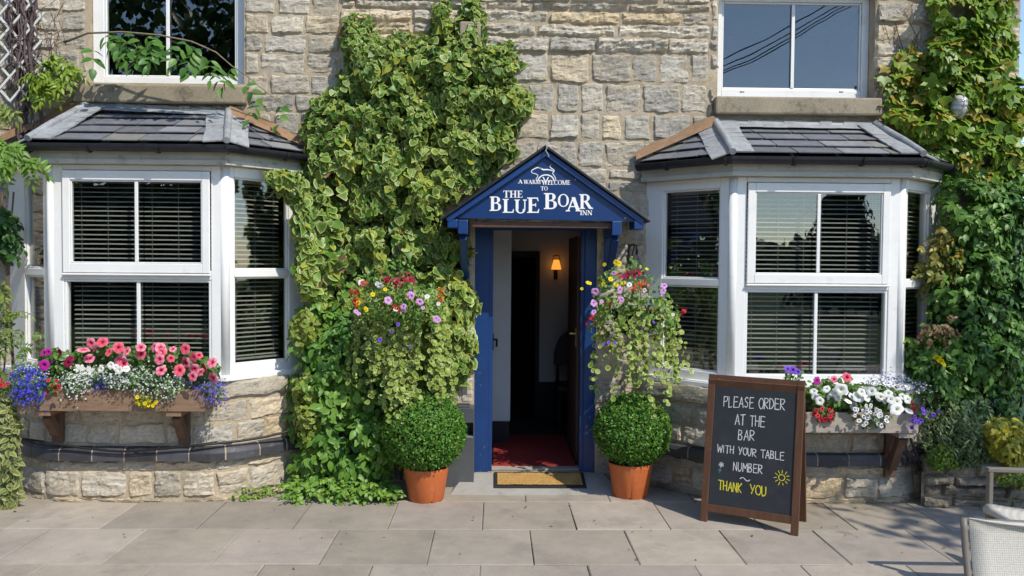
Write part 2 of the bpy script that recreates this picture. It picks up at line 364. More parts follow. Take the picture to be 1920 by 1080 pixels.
SIL = [(at(140, 180, -.04)[0], at(461, 180, -.04)[0], at(300, 194, -.04)[2], at(300, 160, -.04)[2]), (at(1340, 200, -.04)[0], at(1651, 200, -.04)[0], at(1490, 216, -.04)[2], at(1490, 183, -.04)[2])]
COR = (at(864, 80, 0)[0], at(902, 80, 0)[0], at(880, 104, 0)[2], at(880, 54, 0)[2])
WX0, WX1, WZ1 = -4.9, 4.02, 4.45
def front_wall():
    mb = MB(); wmap = lambda s, z, d: (s, -d, z)
    ops = [WLo, WRo, DOo]+BAYo+SIL+[COR]
    xs = sorted({WX0, WX1, *[o[0] for o in ops[:5]], *[o[1] for o in ops[:5]]}); zs = sorted({-.06, WZ1, *[o[2] for o in ops[:5]], *[o[3] for o in ops[:5]]})
    xs = [min(max(x, WX0), WX1) for x in xs]; zs = sorted({min(max(z, -.06), WZ1) for z in zs})
    for a, b in zip(xs, xs[1:]):
        for c, d in zip(zs, zs[1:]):
            m = ((a+b)/2, (c+d)/2)
            if any(o[0] < m[0] < o[1] and o[2] < m[1] < o[3] for o in ops[:5]): continue
            nx, nz = max(2, int((b-a)/.032)+1), max(2, int((d-c)/.032)+1)
            V = [(x, -(.0025+.0070*mn.noise((x*13, z*13, 4))+.005*mn.noise((x*40, z*40, 8))) if 0 < i < nx-1 and 0 < j < nz-1 else 0, z) for j, z in enumerate(np.linspace(c, d, nz)) for i, x in enumerate(np.linspace(a, b, nx))]
            mb.add(V, np.array([(j*nx+i, j*nx+i+1, (j+1)*nx+i+1, (j+1)*nx+i) for j in range(nz-1) for i in range(nx-1)]), 1)
    for o in ops[:5]:                                   # reveals of the openings
        a, b, c, d = o
        for q in ([(a, 0, c), (a, .26, c), (a, .26, d), (a, 0, d)], [(b, 0, c), (b, 0, d), (b, .26, d), (b, .26, c)], [(a, 0, d), (a, .26, d), (b, .26, d), (b, 0, d)], [(a, 0, c), (b, 0, c), (b, .26, c), (a, .26, c)]):
            mb.add(q, [(0, 1, 2, 3)], 1)
    mb.add([(WX1, 0, -.06), (WX1, 5, -.06), (WX1, 5, WZ1), (WX1, 0, WZ1)], [(0, 1, 2, 3)], 1)
    zq = lambda y: at(1100, y, 0)[2]
    # left of the ivy: regular courses; right of it big squared blocks under thin ledges of layered stone
    courses(mb, wmap, WX0, -1.2, rowlist(0, WZ1, .125, .175), ops, (.16, .40), .18, .08)
    ys = [-60, -38, -16, 6, 22, 46, 70, 100]
    thin = [(zq(b), zq(a)) for a, b in zip(ys, ys[1:])]
    courses(mb, wmap, -1.2, 1.62, thin, ops, (.22, .60), .34, .0, depth=.028, rough=1.6)
    big = [(zq(b), zq(a)) for a, b in zip([100, 156, 212, 264, 315, 362, 408, 452], [156, 212, 264, 315, 362, 408, 452, 500])]
    courses(mb, wmap, -1.2, 1.62, big, ops, (.16, .36), .14, .22, gap=.013)
    courses(mb, wmap, -1.2, 1.62, rowlist(0, zq(500), .17, .23), ops, (.18, .36), .25, .1, gap=.010)
    courses(mb, wmap, 1.62, WX1, rowlist(0, WZ1, .10, .17), ops, (.15, .42), .3, .15, depth=.022, rough=1.2)
    return mb.build('front_wall', ['stone', 'mortar'], inn)
front_wall()
def corbel():
    a, b, c, d = COR; mb = MB(); pr = .20
    prof = [(0, c), (-pr*.75, c+.012), (-pr*.95, c+.05), (-pr, c+.11), (-pr, d), (0, d)]
    mb.prism([(a, y, z) for y, z in prof], (b-a, 0, 0)); return mb.build('corbel_stone', 'concrete', inn, bevel=.012)
corbel()
# rooms behind the openings
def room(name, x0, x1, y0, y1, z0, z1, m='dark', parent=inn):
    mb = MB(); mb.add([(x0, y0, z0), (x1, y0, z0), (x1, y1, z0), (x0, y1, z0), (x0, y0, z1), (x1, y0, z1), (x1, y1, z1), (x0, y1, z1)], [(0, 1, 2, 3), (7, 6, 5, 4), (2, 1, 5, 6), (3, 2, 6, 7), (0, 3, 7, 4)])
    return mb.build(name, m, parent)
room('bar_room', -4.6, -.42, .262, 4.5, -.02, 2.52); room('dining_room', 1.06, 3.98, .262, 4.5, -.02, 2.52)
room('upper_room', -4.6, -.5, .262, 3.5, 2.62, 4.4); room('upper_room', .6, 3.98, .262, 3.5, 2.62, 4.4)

def pane(parent, f, x0, x1, z0, z1, y=.03):
    mb = MB(); mb.box((x0, y, z0), (x1, y+.006, z1), 0, (1, 1, 1), f); return mb.build('pane', 'glass', parent)
def ringframe(mb, x0, x1, z0, z1, wd, y0, y1, f=None, wb=None, wt=None):
    wb = wb or wd; wt = wt or wd
    mb.box((x0, y0, z0), (x0+wd, y1, z1), 0, (1, 1, 1), f); mb.box((x1-wd, y0, z0), (x1, y1, z1), 0, (1, 1, 1), f)
    mb.box((x0+wd, y0, z0), (x1-wd, y1, z0+wb), 0, (1, 1, 1), f); mb.box((x0+wd, y0, z1-wt), (x1-wd, y1, z1), 0, (1, 1, 1), f)
def upper_window(o, sil, y0, fwd, wb, label, gx):
    a, b, c, d = o; wn = thing('upper_window', label, None, parent=inn)
    mb = MB(); ringframe(mb, a+.002, b-.002, c+.012, d-.002, fwd, y0, y0+.06, wb=wb)
    ringframe(mb, a+fwd+.004, b-fwd-.004, c+.012+wb+.001, d-fwd-.004, .014, y0+.012, y0+.05)
    mb.build('frame', 'upvc', wn, bevel=.005)
    mb = MB(); mb.box((gx-.013, y0+.006, c+wb+.027), (gx+.013, y0+.020, d-fwd-.018)); mb.build('glazing_bar', 'upvc', wn, bevel=.003)
    pane(wn, None, a+fwd+.018, b-fwd-.018, c+.012+wb+.015, d-fwd-.018, y0+.024)
    mb = MB(); a, b, c, d = sil; mb.box((a, -.075, c), (b, .10, d)); s = mb.build('sill', 'concrete', wn, bevel=.014)
    return wn
uw = upper_window(WLo, SIL[0], .09, .085, .055, 'upper window with dark glass behind an arching vine', at(315, 100, .1)[0])
uw = upper_window(WRo, SIL[1], .10, .055, .065, 'upper window reflecting blue sky and overhead wires', at(1487, 100, .1)[0])
mb = MB(); wn = uw
for px in (1392, 1578): mb = MB(); p = at(px, 171, .098); mb.box((p[0]-.016, .094, p[2]-.006), (p[0]+.016, .0985, p[2]+.006)); mb.build('drain_cap', 'steel', wn, bevel=.003)

# ------------------------------------------------------------------ bay windows
def miter(path, d):
    """plan polyline (left to right seen from the street) pushed outwards by d"""
    P = np.asarray(path, float); out = []
    T = nrm(P[1:]-P[:-1]); Nn = np.stack([T[:, 1], -T[:, 0]], 1)
    for i in range(len(P)):
        if i == 0: out.append(P[0]+Nn[0]*d)
        elif i == len(P)-1: out.append(P[-1]+Nn[-1]*d)
        else: b = nrm(Nn[i-1]+Nn[i]); out.append(P[i]+b*d/(b@Nn[i]))
    return np.array(out)
def band(mb, path, d0, d1, z0, z1, mi=0, z1o=None):
    a = miter(path, d0); b = miter(path, d1); n = len(a); z1o = z1 if z1o is None else z1o
    V = [(*p, z0) for p in a]+[(*p, z0) for p in b]+[(*p, z1) for p in a]+[(*p, z1o) for p in b]; F = []
    for i in range(n-1):
        F += [(n+i, n+i+1, 3*n+i+1, 3*n+i), (2*n+i, 3*n+i, 3*n+i+1, 2*n+i+1), (i, i+1, n+i+1, n+i)]
    mb.add(V, F, mi)
def roundpath(path, r, n=7):
    P = [np.asarray(p, float) for p in path]; out = [P[0]]
    for i in range(1, len(P)-1):
        a = P[i]+nrm(P[i-1]-P[i])*r; b = P[i]+nrm(P[i+1]-P[i])*r
        for k in range(n+1): t = k/n; out.append(a*(1-t)**2+P[i]*2*t*(1-t)+b*t*t)
    return np.array(out+[P[-1]])
def pathmap(path):
    P = np.asarray(path); seg = np.linalg.norm(P[1:]-P[:-1], axis=1); S = np.concatenate([[0], np.cumsum(seg)])
    T = nrm(np.gradient(P, axis=0))
    def f(s, z, d):
        s = min(max(s, 0), S[-1]-1e-6); i = int(np.searchsorted(S, s, 'right')-1); t = (s-S[i])/seg[i]
        p = P[i]*(1-t)+P[i+1]*t; tt = nrm(T[i]*(1-t)+T[i+1]*t); return (p[0]+tt[1]*d, p[1]-tt[0]*d, z)
    return f, S[-1]
def slates(mb, p0, p1, q0, q1, rows, wid, phase):
    p0, p1, q0, q1 = [np.asarray(v, float) for v in (p0, p1, q0, q1)]
    e = nrm(p1-p0); up = (q0+q1)/2-(p0+p1)/2; up = up-e*(up@e); H = np.linalg.norm(up); up = up/H; n = np.cross(e, up); n = n*np.sign(n[2])
    lp = lambda t: ((q0-p0)@e)*t; rp = lambda t: (p1-p0)@e+((q1-p1)@e)*t
    mb.add([p0-n*.012, p1-n*.012, q1-n*.012, q0-n*.012], [(0, 1, 2, 3)], 1)
    for r in range(rows):
        t0, t1 = r/rows, min(1, (r+1.25)/rows); s = lp(t0)-random.uniform(0, wid) - phase*(r % 2)
        while s < rp(t0):
            wd = wid*random.uniform(.82, 1.18); a0, b0 = max(s+.005, lp(t0)), min(s+wd-.005, rp(t0)); a1, b1 = max(s+.005, lp(t1)), min(s+wd-.005, rp(t1)); s += wd
            if b0-a0 < .03: continue
            if b1 < a1: a1 = b1 = min(max((a1+b1)/2, lp(t1)), rp(t1))
            th = .007; lo = .021+random.uniform(0, .006); hi = .004; j = random.uniform(-.006, .006)
            P = lambda x, t, h: p0+e*x+up*(t*H)+n*h
            v = [P(a0, t0+j, lo-th), P(b0, t0+j, lo-th), P(b1, t1, hi-th), P(a1, t1, hi-th), P(a0, t0+j, lo), P(b0, t0+j, lo), P(b1, t1, hi), P(a1, t1, hi)]
            c = random.choice([(.150, .158, .175), (.125, .130, .148), (.180, .182, .190), (.195, .19, .172), (.150, .153, .168), (.105, .11, .12)])
            mb.add(v, [(3, 2, 1, 0), (4, 5, 6, 7), (0, 1, 5, 4), (1, 2, 6, 5), (2, 3, 7, 6), (3, 0, 4, 7)], 0, np.array(c)*random.uniform(.8, 1.25))
def bay(key, hipL, hipR, label):
    X, dz = BX[key]; by = thing('bay_window', label, None, parent=inn)
    path = [(X-CW-FLS[key][0], 0), (X-CW, -PR), (X+CW, -PR), (X+CW+FLS[key][1], 0)]
    pp = [np.array(p) for p in path]
    # stone base with rounded corners, brick course, smooth sill stones
    rp = roundpath(miter(path, .055), .22); f, S = pathmap(rp); mb = MB()
    n = len(rp); z1 = .845+dz; nx, nz = int(S/.032), 28
    V = [f(s_, z_, .0035+.007*mn.noise((s_*13, z_*13, 4))+.005*mn.noise((s_*40, z_*40, 8))) for z_ in np.linspace(-.03, z1, nz) for s_ in np.linspace(0, S-.0005, nx)]
    mb.add(V, np.array([(j*nx+i, j*nx+i+1, (j+1)*nx+i+1, (j+1)*nx+i) for j in range(nz-1) for i in range(nx-1)]), 1)
    ZB0, ZB1 = (.295, .395) if key == 'l' else (.275, .365)
    dk = 1.0
    pb = .45 if key == 'l' else .3
    courses(mb, f, .02, S-.02, [(.035, ZB0-.075), (ZB0-.075, ZB0)], (), (.16, .36), pb, .05, depth=.020, rough=1.1)
    courses(mb, f, .02, S-.02, rowlist(ZB1+.005, z1-.145, .125, .155), (), (.18, .36), .08, .1, depth=.016)
    courses(mb, f, .02, S-.02, [(z1-.145, z1)], (), (.42, .7), .0, .0, depth=.035, rough=.25)
    for k in range(26):                                   # mortar bedding along the foot
        s = random.uniform(.1, S-.1); stone(mb, f, s-.12, s+.12, -.01, .034, .012, np.array((.38, .31, .21))*random.uniform(.7, 1.3), 1.0)
    mb.build('base_wall', ['stone', 'mortar'], by)
    mb = MB(); s = .015
    while s < S-.05:
        e = min(s+.222, S-.015)
        prof = [(-.005, ZB0+.004), (.060, ZB0+.004), (.062, ZB0+.055), (.052, ZB0+.080), (.030, ZB1-.004), (-.005, ZB1)]
        ks = np.linspace(s+.005, e-.005, 6); V = [f(k, z, d) for k in ks for d, z in prof]; m = len(prof)
        F = [(i*m+j, (i+1)*m+j, (i+1)*m+j+1, i*m+j+1) for i in range(5) for j in range(m-1)]+[tuple(range(m)), tuple(5*m+j for j in range(m-1, -1, -1))]
        mb.add(V, F, 0, np.array((.048, .048, .056))*random.uniform(.7, 1.5))
        ks = [e-.005, e+.005]; V = [f(k, z, d-.004) for k in ks for d, z in prof]
        mb.add(V, [(j, m+j, m+j+1, j+1) for j in range(m-1)], 1); s = e
    mb.build('brick_course', ['brick', 'mortar'], by, smooth=False)
    # white frames, panes
    zt = 2.335+dz; z0 = .862+dz
    mb = MB(); band(mb, path, -.12, .075, .832+dz, .858+dz); band(mb, path, -.12, .055, .8585+dz, .866+dz); mb.build('window_board', 'upvc', by)
    faces = []
    for i in range(3):
        a, b = pp[i], pp[i+1]; W = np.linalg.norm(b-a); u = (b-a)/W; iw = np.array([-u[1], u[0]])
        faces.append((lambda x, y, z, a=a, u=u, iw=iw: (a[0]+u[0]*x+iw[0]*y, a[1]+u[1]*x+iw[1]*y, z), W))
    f1, W = faces[1]; B = lambda m, *a: m.box(a[0], a[1], 0, (1, 1, 1), f1)
    mb = MB(); zg = [z0, .93+dz, 1.535+dz, 1.60+dz, 2.297+dz, zt]; pw = .096
    B(mb, (.022, 0, z0), (pw, .07, zt)); B(mb, (W-pw, 0, z0), (W-.022, .07, zt))
    B(mb, (pw, 0, zg[4]), (W-pw, .07, zt)); B(mb, (pw, 0, zg[2]), (W-pw, .07, zg[3])); B(mb, (pw, 0, z0), (W-pw, .07, zg[1]))
    B(mb, (pw, .006, zg[1]), (pw+.020, .06, zg[2])); B(mb, (W-pw-.020, .006, zg[1]), (W-pw, .06, zg[2]))
    B(mb, (pw+.0205, .006, zg[2]-.018), (W-pw-.0205, .06, zg[2]-.0005))
    B(mb, (pw, -.03, zg[2]+.028), (W-pw, -.001, zg[2]+.042))                    # drip bead under the casement
    fo = mb.build('frame', 'upvc', by, bevel=.005)
    mb = MB(); ringframe(mb, pw+.004, W-pw-.004, zg[3]-.018, zg[4]-.004, .053, -.020, -.001, f1, .066, .066); ringframe(mb, pw+.058, W-pw-.058, zg[3]+.049, zg[4]-.071, .009, -.013, .02, f1)
    mb.build('casement', 'upvc', by, bevel=.006)
    mb = MB(); B(mb, (W/2-.012, -.0125, zg[3]+.059), (W/2+.012, -.0045, zg[4]-.081)); mb.build('glazing_bar', 'upvc', by, bevel=.003)
    mb = MB(); B(mb, (W/2-.012, .010, zg[1]+.001), (W/2+.012, .026, zg[2]-.019)); mb.build('glazing_bar', 'upvc', by, bevel=.003)
    pane(by, f1, pw+.066, W-pw-.066, zg[3]+.057, zg[4]-.079, -.004); pane(by, f1, pw+.019, W-pw-.019, zg[1]-.001, zg[2]-.017, .030)
    for i in (0, 2):
        fs, W = faces[i]; B = lambda m, *a: m.box(a[0], a[1], 0, (1, 1, 1), fs); mb = MB()
        ml, mr = ((.32 if key == 'l' else .15), .105) if i == 0 else (.075, (.15 if key == 'l' else .30))
        e0, e1 = (-.02, W-.022) if i == 0 else (.022, W+.02)
        B(mb, (e0, 0, z0), (ml, .07, zt)); B(mb, (W-mr, 0, z0), (e1, .07, zt))
        B(mb, (ml, 0, 2.262+dz), (W-mr, .07, zt)); B(mb, (ml, 0, 1.555+dz), (W-mr, .07, 1.607+dz)); B(mb, (ml, 0, z0), (W-mr, .07, .93+dz))
        for za, zb in ((.93+dz, 1.555+dz), (1.607+dz, 2.262+dz)): ringframe(mb, ml, W-mr, za, zb, .012, .012, .05, fs)
        mb.build('frame', 'upvc', by, bevel=.005)
        pane(by, fs, ml+.011, W-mr-.011, .941+dz, 1.544+dz, .030); pane(by, fs, ml+.011, W-mr-.011, 1.618+dz, 2.251+dz, .030)
    for p, nn in ((pp[1], (-.30, -.95)), (pp[2], (.30, -.95))): mb = MB(); c = p-np.array(nn)*.030; mb.tube([(c[0], c[1], z0), (c[0], c[1], zt)], .036, 14); mb.build('corner_post', 'upvc', by, smooth=True)
    # fascia, gutter, roof
    mb = MB(); band(mb, path, -.10, .075, zt+.001, zt+.030); band(mb, path, -.10, .062, zt+.030, zt+.100); mb.build('fascia', 'fascia', by)
    zg_ = zt+.125; gp = miter(path, .118); gpr = roundpath(gp, .05, 3)
    mb = MB(); t = np.linspace(math.pi, 2*math.pi, 9); prof = [(.044*math.cos(a), .048*math.sin(a)) for a in t]+[(.040*math.cos(a), .042*math.sin(a)+.002) for a in t[::-1]]
    offs = [miter(path, .118+x) for x, _ in prof]; m = len(prof); ns = 4
    V = [(*offs[j][i], zg_+prof[j][1]) for i in range(ns) for j in range(m)]
    F = [(i*m+j, (i+1)*m+j, (i+1)*m+(j+1) % m, i*m+(j+1) % m) for i in range(ns-1) for j in range(m)]+[tuple(range(m)), tuple((ns-1)*m+j for j in range(m))]
    mb.add(V, F)
    fmap, SS = pathmap(miter(path, .118))
    for s in np.linspace(.25, SS-.25, 6):
        c = np.array(fmap(s, zg_, 0)); d = np.array(fmap(s, zg_, 1))-c; e = np.array(fmap(s+.02, zg_, 0))-c; e = nrm(e)
        pts = [c+d*(.052*math.cos(a))+np.array([0, 0, .056*math.sin(a)]) for a in np.linspace(math.pi, 2*math.pi, 8)]
        for a, b in zip(pts, pts[1:]): mb.bar(a, b, .022, .006, d)
    mb.build('gutter', 'gutter', by, smooth=False, bevel=.002)
    ev = miter(path, .135); ze = zt+.135; ztop = hipL[2]
    E0, E1, E2, E3 = [(*p, ze) for p in ev]; E0 = (E0[0], -.005, ze+.005); E3 = (E3[0], -.005, ze+.005)
    hl, hr = np.array(hipL), np.array(hipR)
    mb = MB(); slates(mb, E1, E2, hl, hr, 4, .30, .15); slates(mb, E0, E1, hl-np.array((.02, 0, 0)), hl, 4, .24, .12); slates(mb, E2, E3, hr, hr+np.array((.02, 0, 0)), 4, .24, .12)
    mb.build('slate_roof', ['slate', 'gutter'], by)
    for c, h, sg, ev2 in ((E1, hl, -1, E0), (E2, hr, 1, E3)):
        c = np.array(c); h = np.array(h)+np.array((0, -.01, .012)); ax = nrm(h-c); mb = MB()
        ec = nrm(np.array(E2)-np.array(E1))*(-sg); es = nrm(np.array(ev2)-c)
        for dr, wd in ((ec, .15), (es, .14)):
            nn = np.cross(ax, dr); nn = nn*np.sign(nn[2]); dd = nrm(dr-ax*(dr@ax))
            for k in range(8):
                t0, t1 = k/8, (k+1)/8; L = np.linalg.norm(h-c); wv = lambda t: wd*(1+.025*math.sin(t*9+sg))
                p = [c+ax*L*t0, c+ax*L*t1, c+ax*L*t1+dd*wv(t1), c+ax*L*t0+dd*wv(t0)]
                p = [q+nn*(.030+.004*math.sin(7*i+k)) for i, q in enumerate(p)]
                mb.add(p+[q-nn*.01 for q in p], [(0, 1, 2, 3), (3, 2, 6, 7), (0, 3, 7, 4), (7, 6, 5, 4)])
        mb.tube([c-ax*.03+np.array((0, 0, .034)), c+ax*.25+np.array((0, 0, .040)), c+(h-c)*.6+np.array((0, 0, .036)), h+ax*.02+np.array((0, 0, .03))], [.024, .026, .026, .03], 12)
        mb.build('lead_hip', 'lead', by, smooth=False)
    mb = MB(); n0 = np.array((0, -.9, .42)); sl = nrm(np.array(E1)-hl)
    dn = np.array((0, -.92, -.40)); a, b = hl+np.array((-.03, 0, 0)), hr+np.array((.03, 0, 0))
    k = 14
    for i in range(k):
        p, q = a+(b-a)*i/k, a+(b-a)*(i+1)/k; j = .004*math.sin(i*2.3); up = np.array((0, -.012-j, .06+.01*math.sin(i*3.1)))
        lo = dn*(.10+.006*math.sin(i*1.7))+np.array((0, 0, .034))
        mb.add([p+lo, q+lo, q+np.array((0, -.02, .03)), p+np.array((0, -.02, .03)), q+up, p+up], [(0, 1, 2, 3), (3, 2, 4, 5)])
    mb.build('lead_apron', 'lead', by, smooth=False)
    for h, E, sg in ((hl, E0, -1), (hr, E3, 1)):           # mortar fillets where the side slopes meet the wall
        mb = MB(); E = np.array(E)+np.array((0, 0, .01)); kk = 9
        for i in range(kk):
            V = []
            for t in (i/kk, (i+1)/kk):
                p = E+(h-E)*t; wv = .07+.012*math.sin(t*11+sg)+.02*t; V += [p+np.array((0, -.075, .016)), p+np.array((0, -.05, .05)), p+np.array((sg*.02, -.03, wv))]
            mb.add(V, [(0, 3, 4, 1), (1, 4, 5, 2)])
        mb.build('mortar_fillet', 'fillet', by)
    return by, faces, dz
bl = bay('l', at(165, 207, -.02), at(430, 219, -.02), 'bay window with pink petunias in its timber window box')
br = bay('r', at(1341, 239, -.02), at(1640, 244, -.02), 'bay window behind the chalkboard')

# venetian blinds behind each bay face
def blind(f, W, x0, x1, z0, z1, label, drop=0.0, tilt=.12, cords=3):
    b = thing('venetian_blind', label, 'blind', tuple(f((x0+x1)/2, .12, z0)), 'venetian blinds in the bays')
    mb = MB(); z = z0+drop+.03; n = 0
    while z < z1-.04:
        sag = .0015*math.sin(n*1.9)
        for (ya, yb, za, zb) in ((.105, .118, 0, .0035), (.118, .131, .0035, 0)):
            v = []
            for x in np.linspace(x0, x1, 5):
                hh = sag*math.sin((x-x0)/(x1-x0)*math.pi)
                v += [f(x, ya, z+za*1.25+hh+(ya-.118)*tilt), f(x, yb, z+zb+hh+(yb-.118)*tilt)]
            v2 = [(p[0], p[1], p[2]-.0036) for p in v]
            k = len(v); F = [(2*i, 2*i+2, 2*i+3, 2*i+1) for i in range(4)]+[(k+2*i+1, k+2*i+3, k+2*i+2, k+2*i) for i in range(4)]+[(k+2*i, k+2*i+2, 2*i+2, 2*i) for i in range(4)]
            mb.add(v+v2, F)
        z += .0335; n += 1
    mb.build('slat_bank', 'blind', b)
    mb = MB(); mb.box((x0, .10, z1-.035), (x1, .14, z1), 0, (1, 1, 1), f); mb.build('head_rail', 'blind', b)
    mb = MB(); mb.box((x0, .105, z0+drop), (x1, .131, z0+drop+.014), 0, (1, 1, 1), f); mb.build('bottom_rail', 'blind', b)
    mb = MB()
    for k in range(cords):
        x = x0+(x1-x0)*(.12+.76*k/(cords-1)); mb.box((x-.0014, .1025, z0+drop), (x+.0014, .1045, z1), 0, (1, 1, 1), f)
    mb.build('ladder_cord', 'cord', b)
for (by, faces, dz), nm, where in ((bl, 'l', 'bay above pink petunia box'), (br, 'r', 'bay behind the chalkboard')):
    W = faces[1][1]; blind(faces[1][0], W, .116, W/2-.004, .95+dz, 2.29+dz, 'pale blind in front pane nearer the %s, %s' % ({'l': 'trellis', 'r': 'door'}[nm], where))
    blind(faces[1][0], W, W/2+.004, W-.116, .95+dz, 2.29+dz, 'pale blind in front pane nearer the %s, %s' % ({'l': 'big ivy', 'r': 'creeper'}[nm], where))
    W = faces[0][1]; blind(faces[0][0], W, .16, W-.12, .95+dz, 2.27+dz, 'blind in the angled pane beside the %s' % ('trellis wall, bay above the pink petunia box' if nm == 'l' else 'flower basket, bay behind the chalkboard'))
    W = faces[2][1]; blind(faces[2][0], W, .10, W-.17, .95+dz, 2.27+dz, 'blind in the angled pane beside the %s' % ('big ivy, bay above the pink petunia box' if nm == 'l' else 'green creeper, bay behind the chalkboard'))

# ------------------------------------------------------------------ door, hall, porch canopy
STEP = .07
def door_and_hall():
    x0, x1, zt = DOo[0], DOo[1], DOo[3]
    xi0 = at(924, 600, .02)[0]; xi1 = at(1089, 600, .02)[0]; zi = at(1000, 432, .02)[2]
    fr = MB()
    fr.box((x0+.002, .012, STEP+.001), (xi0-.03, .13, zt-.002)); fr.box((xi1+.03, .012, STEP+.001), (x1-.002, .13, zt-.002)); fr.box((xi0-.03, .012, zi+.03), (xi1+.03, .13, zt-.002))
    fr.box((xi0-.0295, .035, STEP+.001), (xi0, .125, zi+.0295)); fr.box((xi1, .035, STEP+.001), (xi1+.0295, .125, zi+.0295)); fr.box((xi0+.0005, .035, zi), (xi1-.0005, .125, zi+.0295))
    fr.build('door_frame', 'blue', inn, bevel=.006)
    mb = MB(); mb.box((x0+.001, -.014, -.02), (x1-.001, .26, STEP)); mb.build('threshold', 'concrete', inn, bevel=.012)
    mb = MB(); mb.box((xi0-.01, .05, STEP+.0005), (xi1+.01, .135, STEP+.018)); mb.build('door_sill', 'greywood', inn, bevel=.004)
    # blue door leaf folded back into the hall, seen along its edge
    d = thing('door', None, None, parent=inn)
    xl = xi0+.004; mb = MB(); mb.box((xl-.052, .14, STEP+.025), (xl-.006, .93, zi-.005)); mb.build('leaf_panel', 'blue', d, bevel=.004)
    p = at(928, 637, .85); mb = MB(); mb.tube([(xl-.006, .86, p[2]), (xl+.028, .86, p[2])], .009); mb.tube([(xl+.028, .86, p[2]+.006), (xl+.028, .85, p[2]-.03), (xl+.026, .84, p[2]-.06)], .009); mb.box((xl-.0055, .845, p[2]-.09), (xl+.002, .885, p[2]+.05)); mb.build('handle', 'iron', d, smooth=False)
    # brown inner door folded back on the other side with a brass lever
    d = thing('door', None, None, parent=inn); d['label'] = 'dark brown inner door with brass lever'
    xr = at(1081, 700, .3)[0]; mb = MB(); mb.box((xr-.002, .30, STEP+.02), (xr+.04, 1.1, zi-.03)); mb.build('leaf_panel', 'brownwood', d, bevel=.004)
    p = at(1082, 632, .36); mb = MB(); mb.box((xr-.008, .33, p[2]-.075), (xr-.0025, .37, p[2]+.075)); mb.tube([(xr-.008, .35, p[2]+.03), (xr-.05, .35, p[2]+.03)], .008); mb.tube([(xr-.05, .35, p[2]+.03), (xr-.055, .42, p[2]+.03)], .007); mb.build('handle', 'brass', d)
    # hall: floor, walls, ceiling
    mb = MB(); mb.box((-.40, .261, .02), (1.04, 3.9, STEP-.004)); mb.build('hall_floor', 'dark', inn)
    yb = 2.3
    mb = MB(); xa, xb = at(958, 600, 1.0)[0], 0
    z0 = at(940, 790, 1.0)[2]
    mb.box((-.395, 1.0, z0), (xa, 1.08, 2.498)); mb.build('hall_partition', 'whitepaint', inn, bevel=.006)
    mb = MB(); mb.box((-.395, .995, STEP), (xa-.008, 1.08, z0-.001)); mb.build('skirting', 'blacktrim', inn)
    xd = at(1011, 600, yb)[0]; zd = at(990, 481, yb)[2]; zw = at(1040, 716, yb)[2]
    mb = MB(); mb.box((xd, yb, zw), (1.04, yb+.08, 2.499)); mb.box((-.395, yb, zd), (xd-.0005, yb+.08, 2.499)); mb.build('hall_back_wall', 'plaster', inn)
    mb = MB(); mb.box((xd+.002, yb-.012, STEP), (1.04, yb+.07, zw-.001)); mb.build('hall_dado', 'blacktrim', inn)
    mb = MB(); mb.box((xd-.045, yb-.02, STEP), (xd+.0015, yb-.001, zd+.05)); mb.box((-.39, yb-.02, zd+.0005), (xd-.0455, yb-.001, zd+.05)); mb.build('inner_door_frame', 'blacktrim', inn, bevel=.004)
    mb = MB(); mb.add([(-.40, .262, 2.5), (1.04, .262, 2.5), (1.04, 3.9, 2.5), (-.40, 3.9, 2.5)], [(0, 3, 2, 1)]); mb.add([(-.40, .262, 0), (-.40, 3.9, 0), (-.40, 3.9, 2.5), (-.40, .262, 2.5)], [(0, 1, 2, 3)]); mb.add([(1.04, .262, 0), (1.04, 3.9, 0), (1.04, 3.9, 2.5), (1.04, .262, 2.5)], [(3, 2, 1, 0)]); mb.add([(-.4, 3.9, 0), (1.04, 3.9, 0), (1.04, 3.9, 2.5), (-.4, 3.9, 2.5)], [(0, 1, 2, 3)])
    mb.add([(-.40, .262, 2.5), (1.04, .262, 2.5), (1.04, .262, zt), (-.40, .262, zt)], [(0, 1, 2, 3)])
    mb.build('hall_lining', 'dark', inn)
    # red carpet mat just inside
    mb = MB(); n = 24; xs = np.linspace(xi0+.012, xi1-.012, n); ys = np.linspace(.145, 1.35, 20)
    V = [(x, y, STEP+.012+.003*mn.noise((x*6, y*6, 2))) for y in ys for x in xs]; F = [(j*n+i, j*n+i+1, (j+1)*n+i+1, (j+1)*n+i) for j in range(19) for i in range(n-1)]
    mb.add(V, F); mb.box((xi0+.012, .145, STEP-.002), (xi1-.012, 1.35, STEP+.006))
    tag(mb.build('hall_carpet', 'carpet'), 'red carpet mat lying just inside the open blue doorway', 'carpet')
    # dark chair back standing in the hall by the inner door
    c = thing('hall_chair', 'dark round-backed chair half hidden in the shadowy hall by the inner door', 'chair', tuple(at(1085, 800, 1.6)*np.array((1, 1, 0))+np.array((0, 0, STEP))))
    L = c.location; mb = MB(); a = np.linspace(0, math.pi, 16)
    mb.prism([(L.x+.24*math.cos(t), 1.72, L.z+.62+.36*math.sin(t)**.7) for t in a], (0, .035, 0)); mb.build('backrest', 'blacktrim', c, bevel=.01)
    mb = MB(); mb.box((L.x-.23, 1.38, L.z+.40), (L.x+.23, 1.80, L.z+.46)); mb.build('seat', 'blacktrim', c, bevel=.015)
    for sx in (-.2, .2):
        for yy in (1.41, 1.74): mb = MB(); mb.tube([(L.x+sx, yy, L.z), (L.x+sx, yy, L.z+(.40 if yy < 1.5 else .66))], .016, 8); mb.build('leg', 'blacktrim', c)
    # lit wall lamp on the hall wall
    p = at(1043, 497, yb-.09); s = thing('wall_lamp', 'lit hall wall lamp with small amber shade seen through the open doorway', 'lamp', tuple(p))
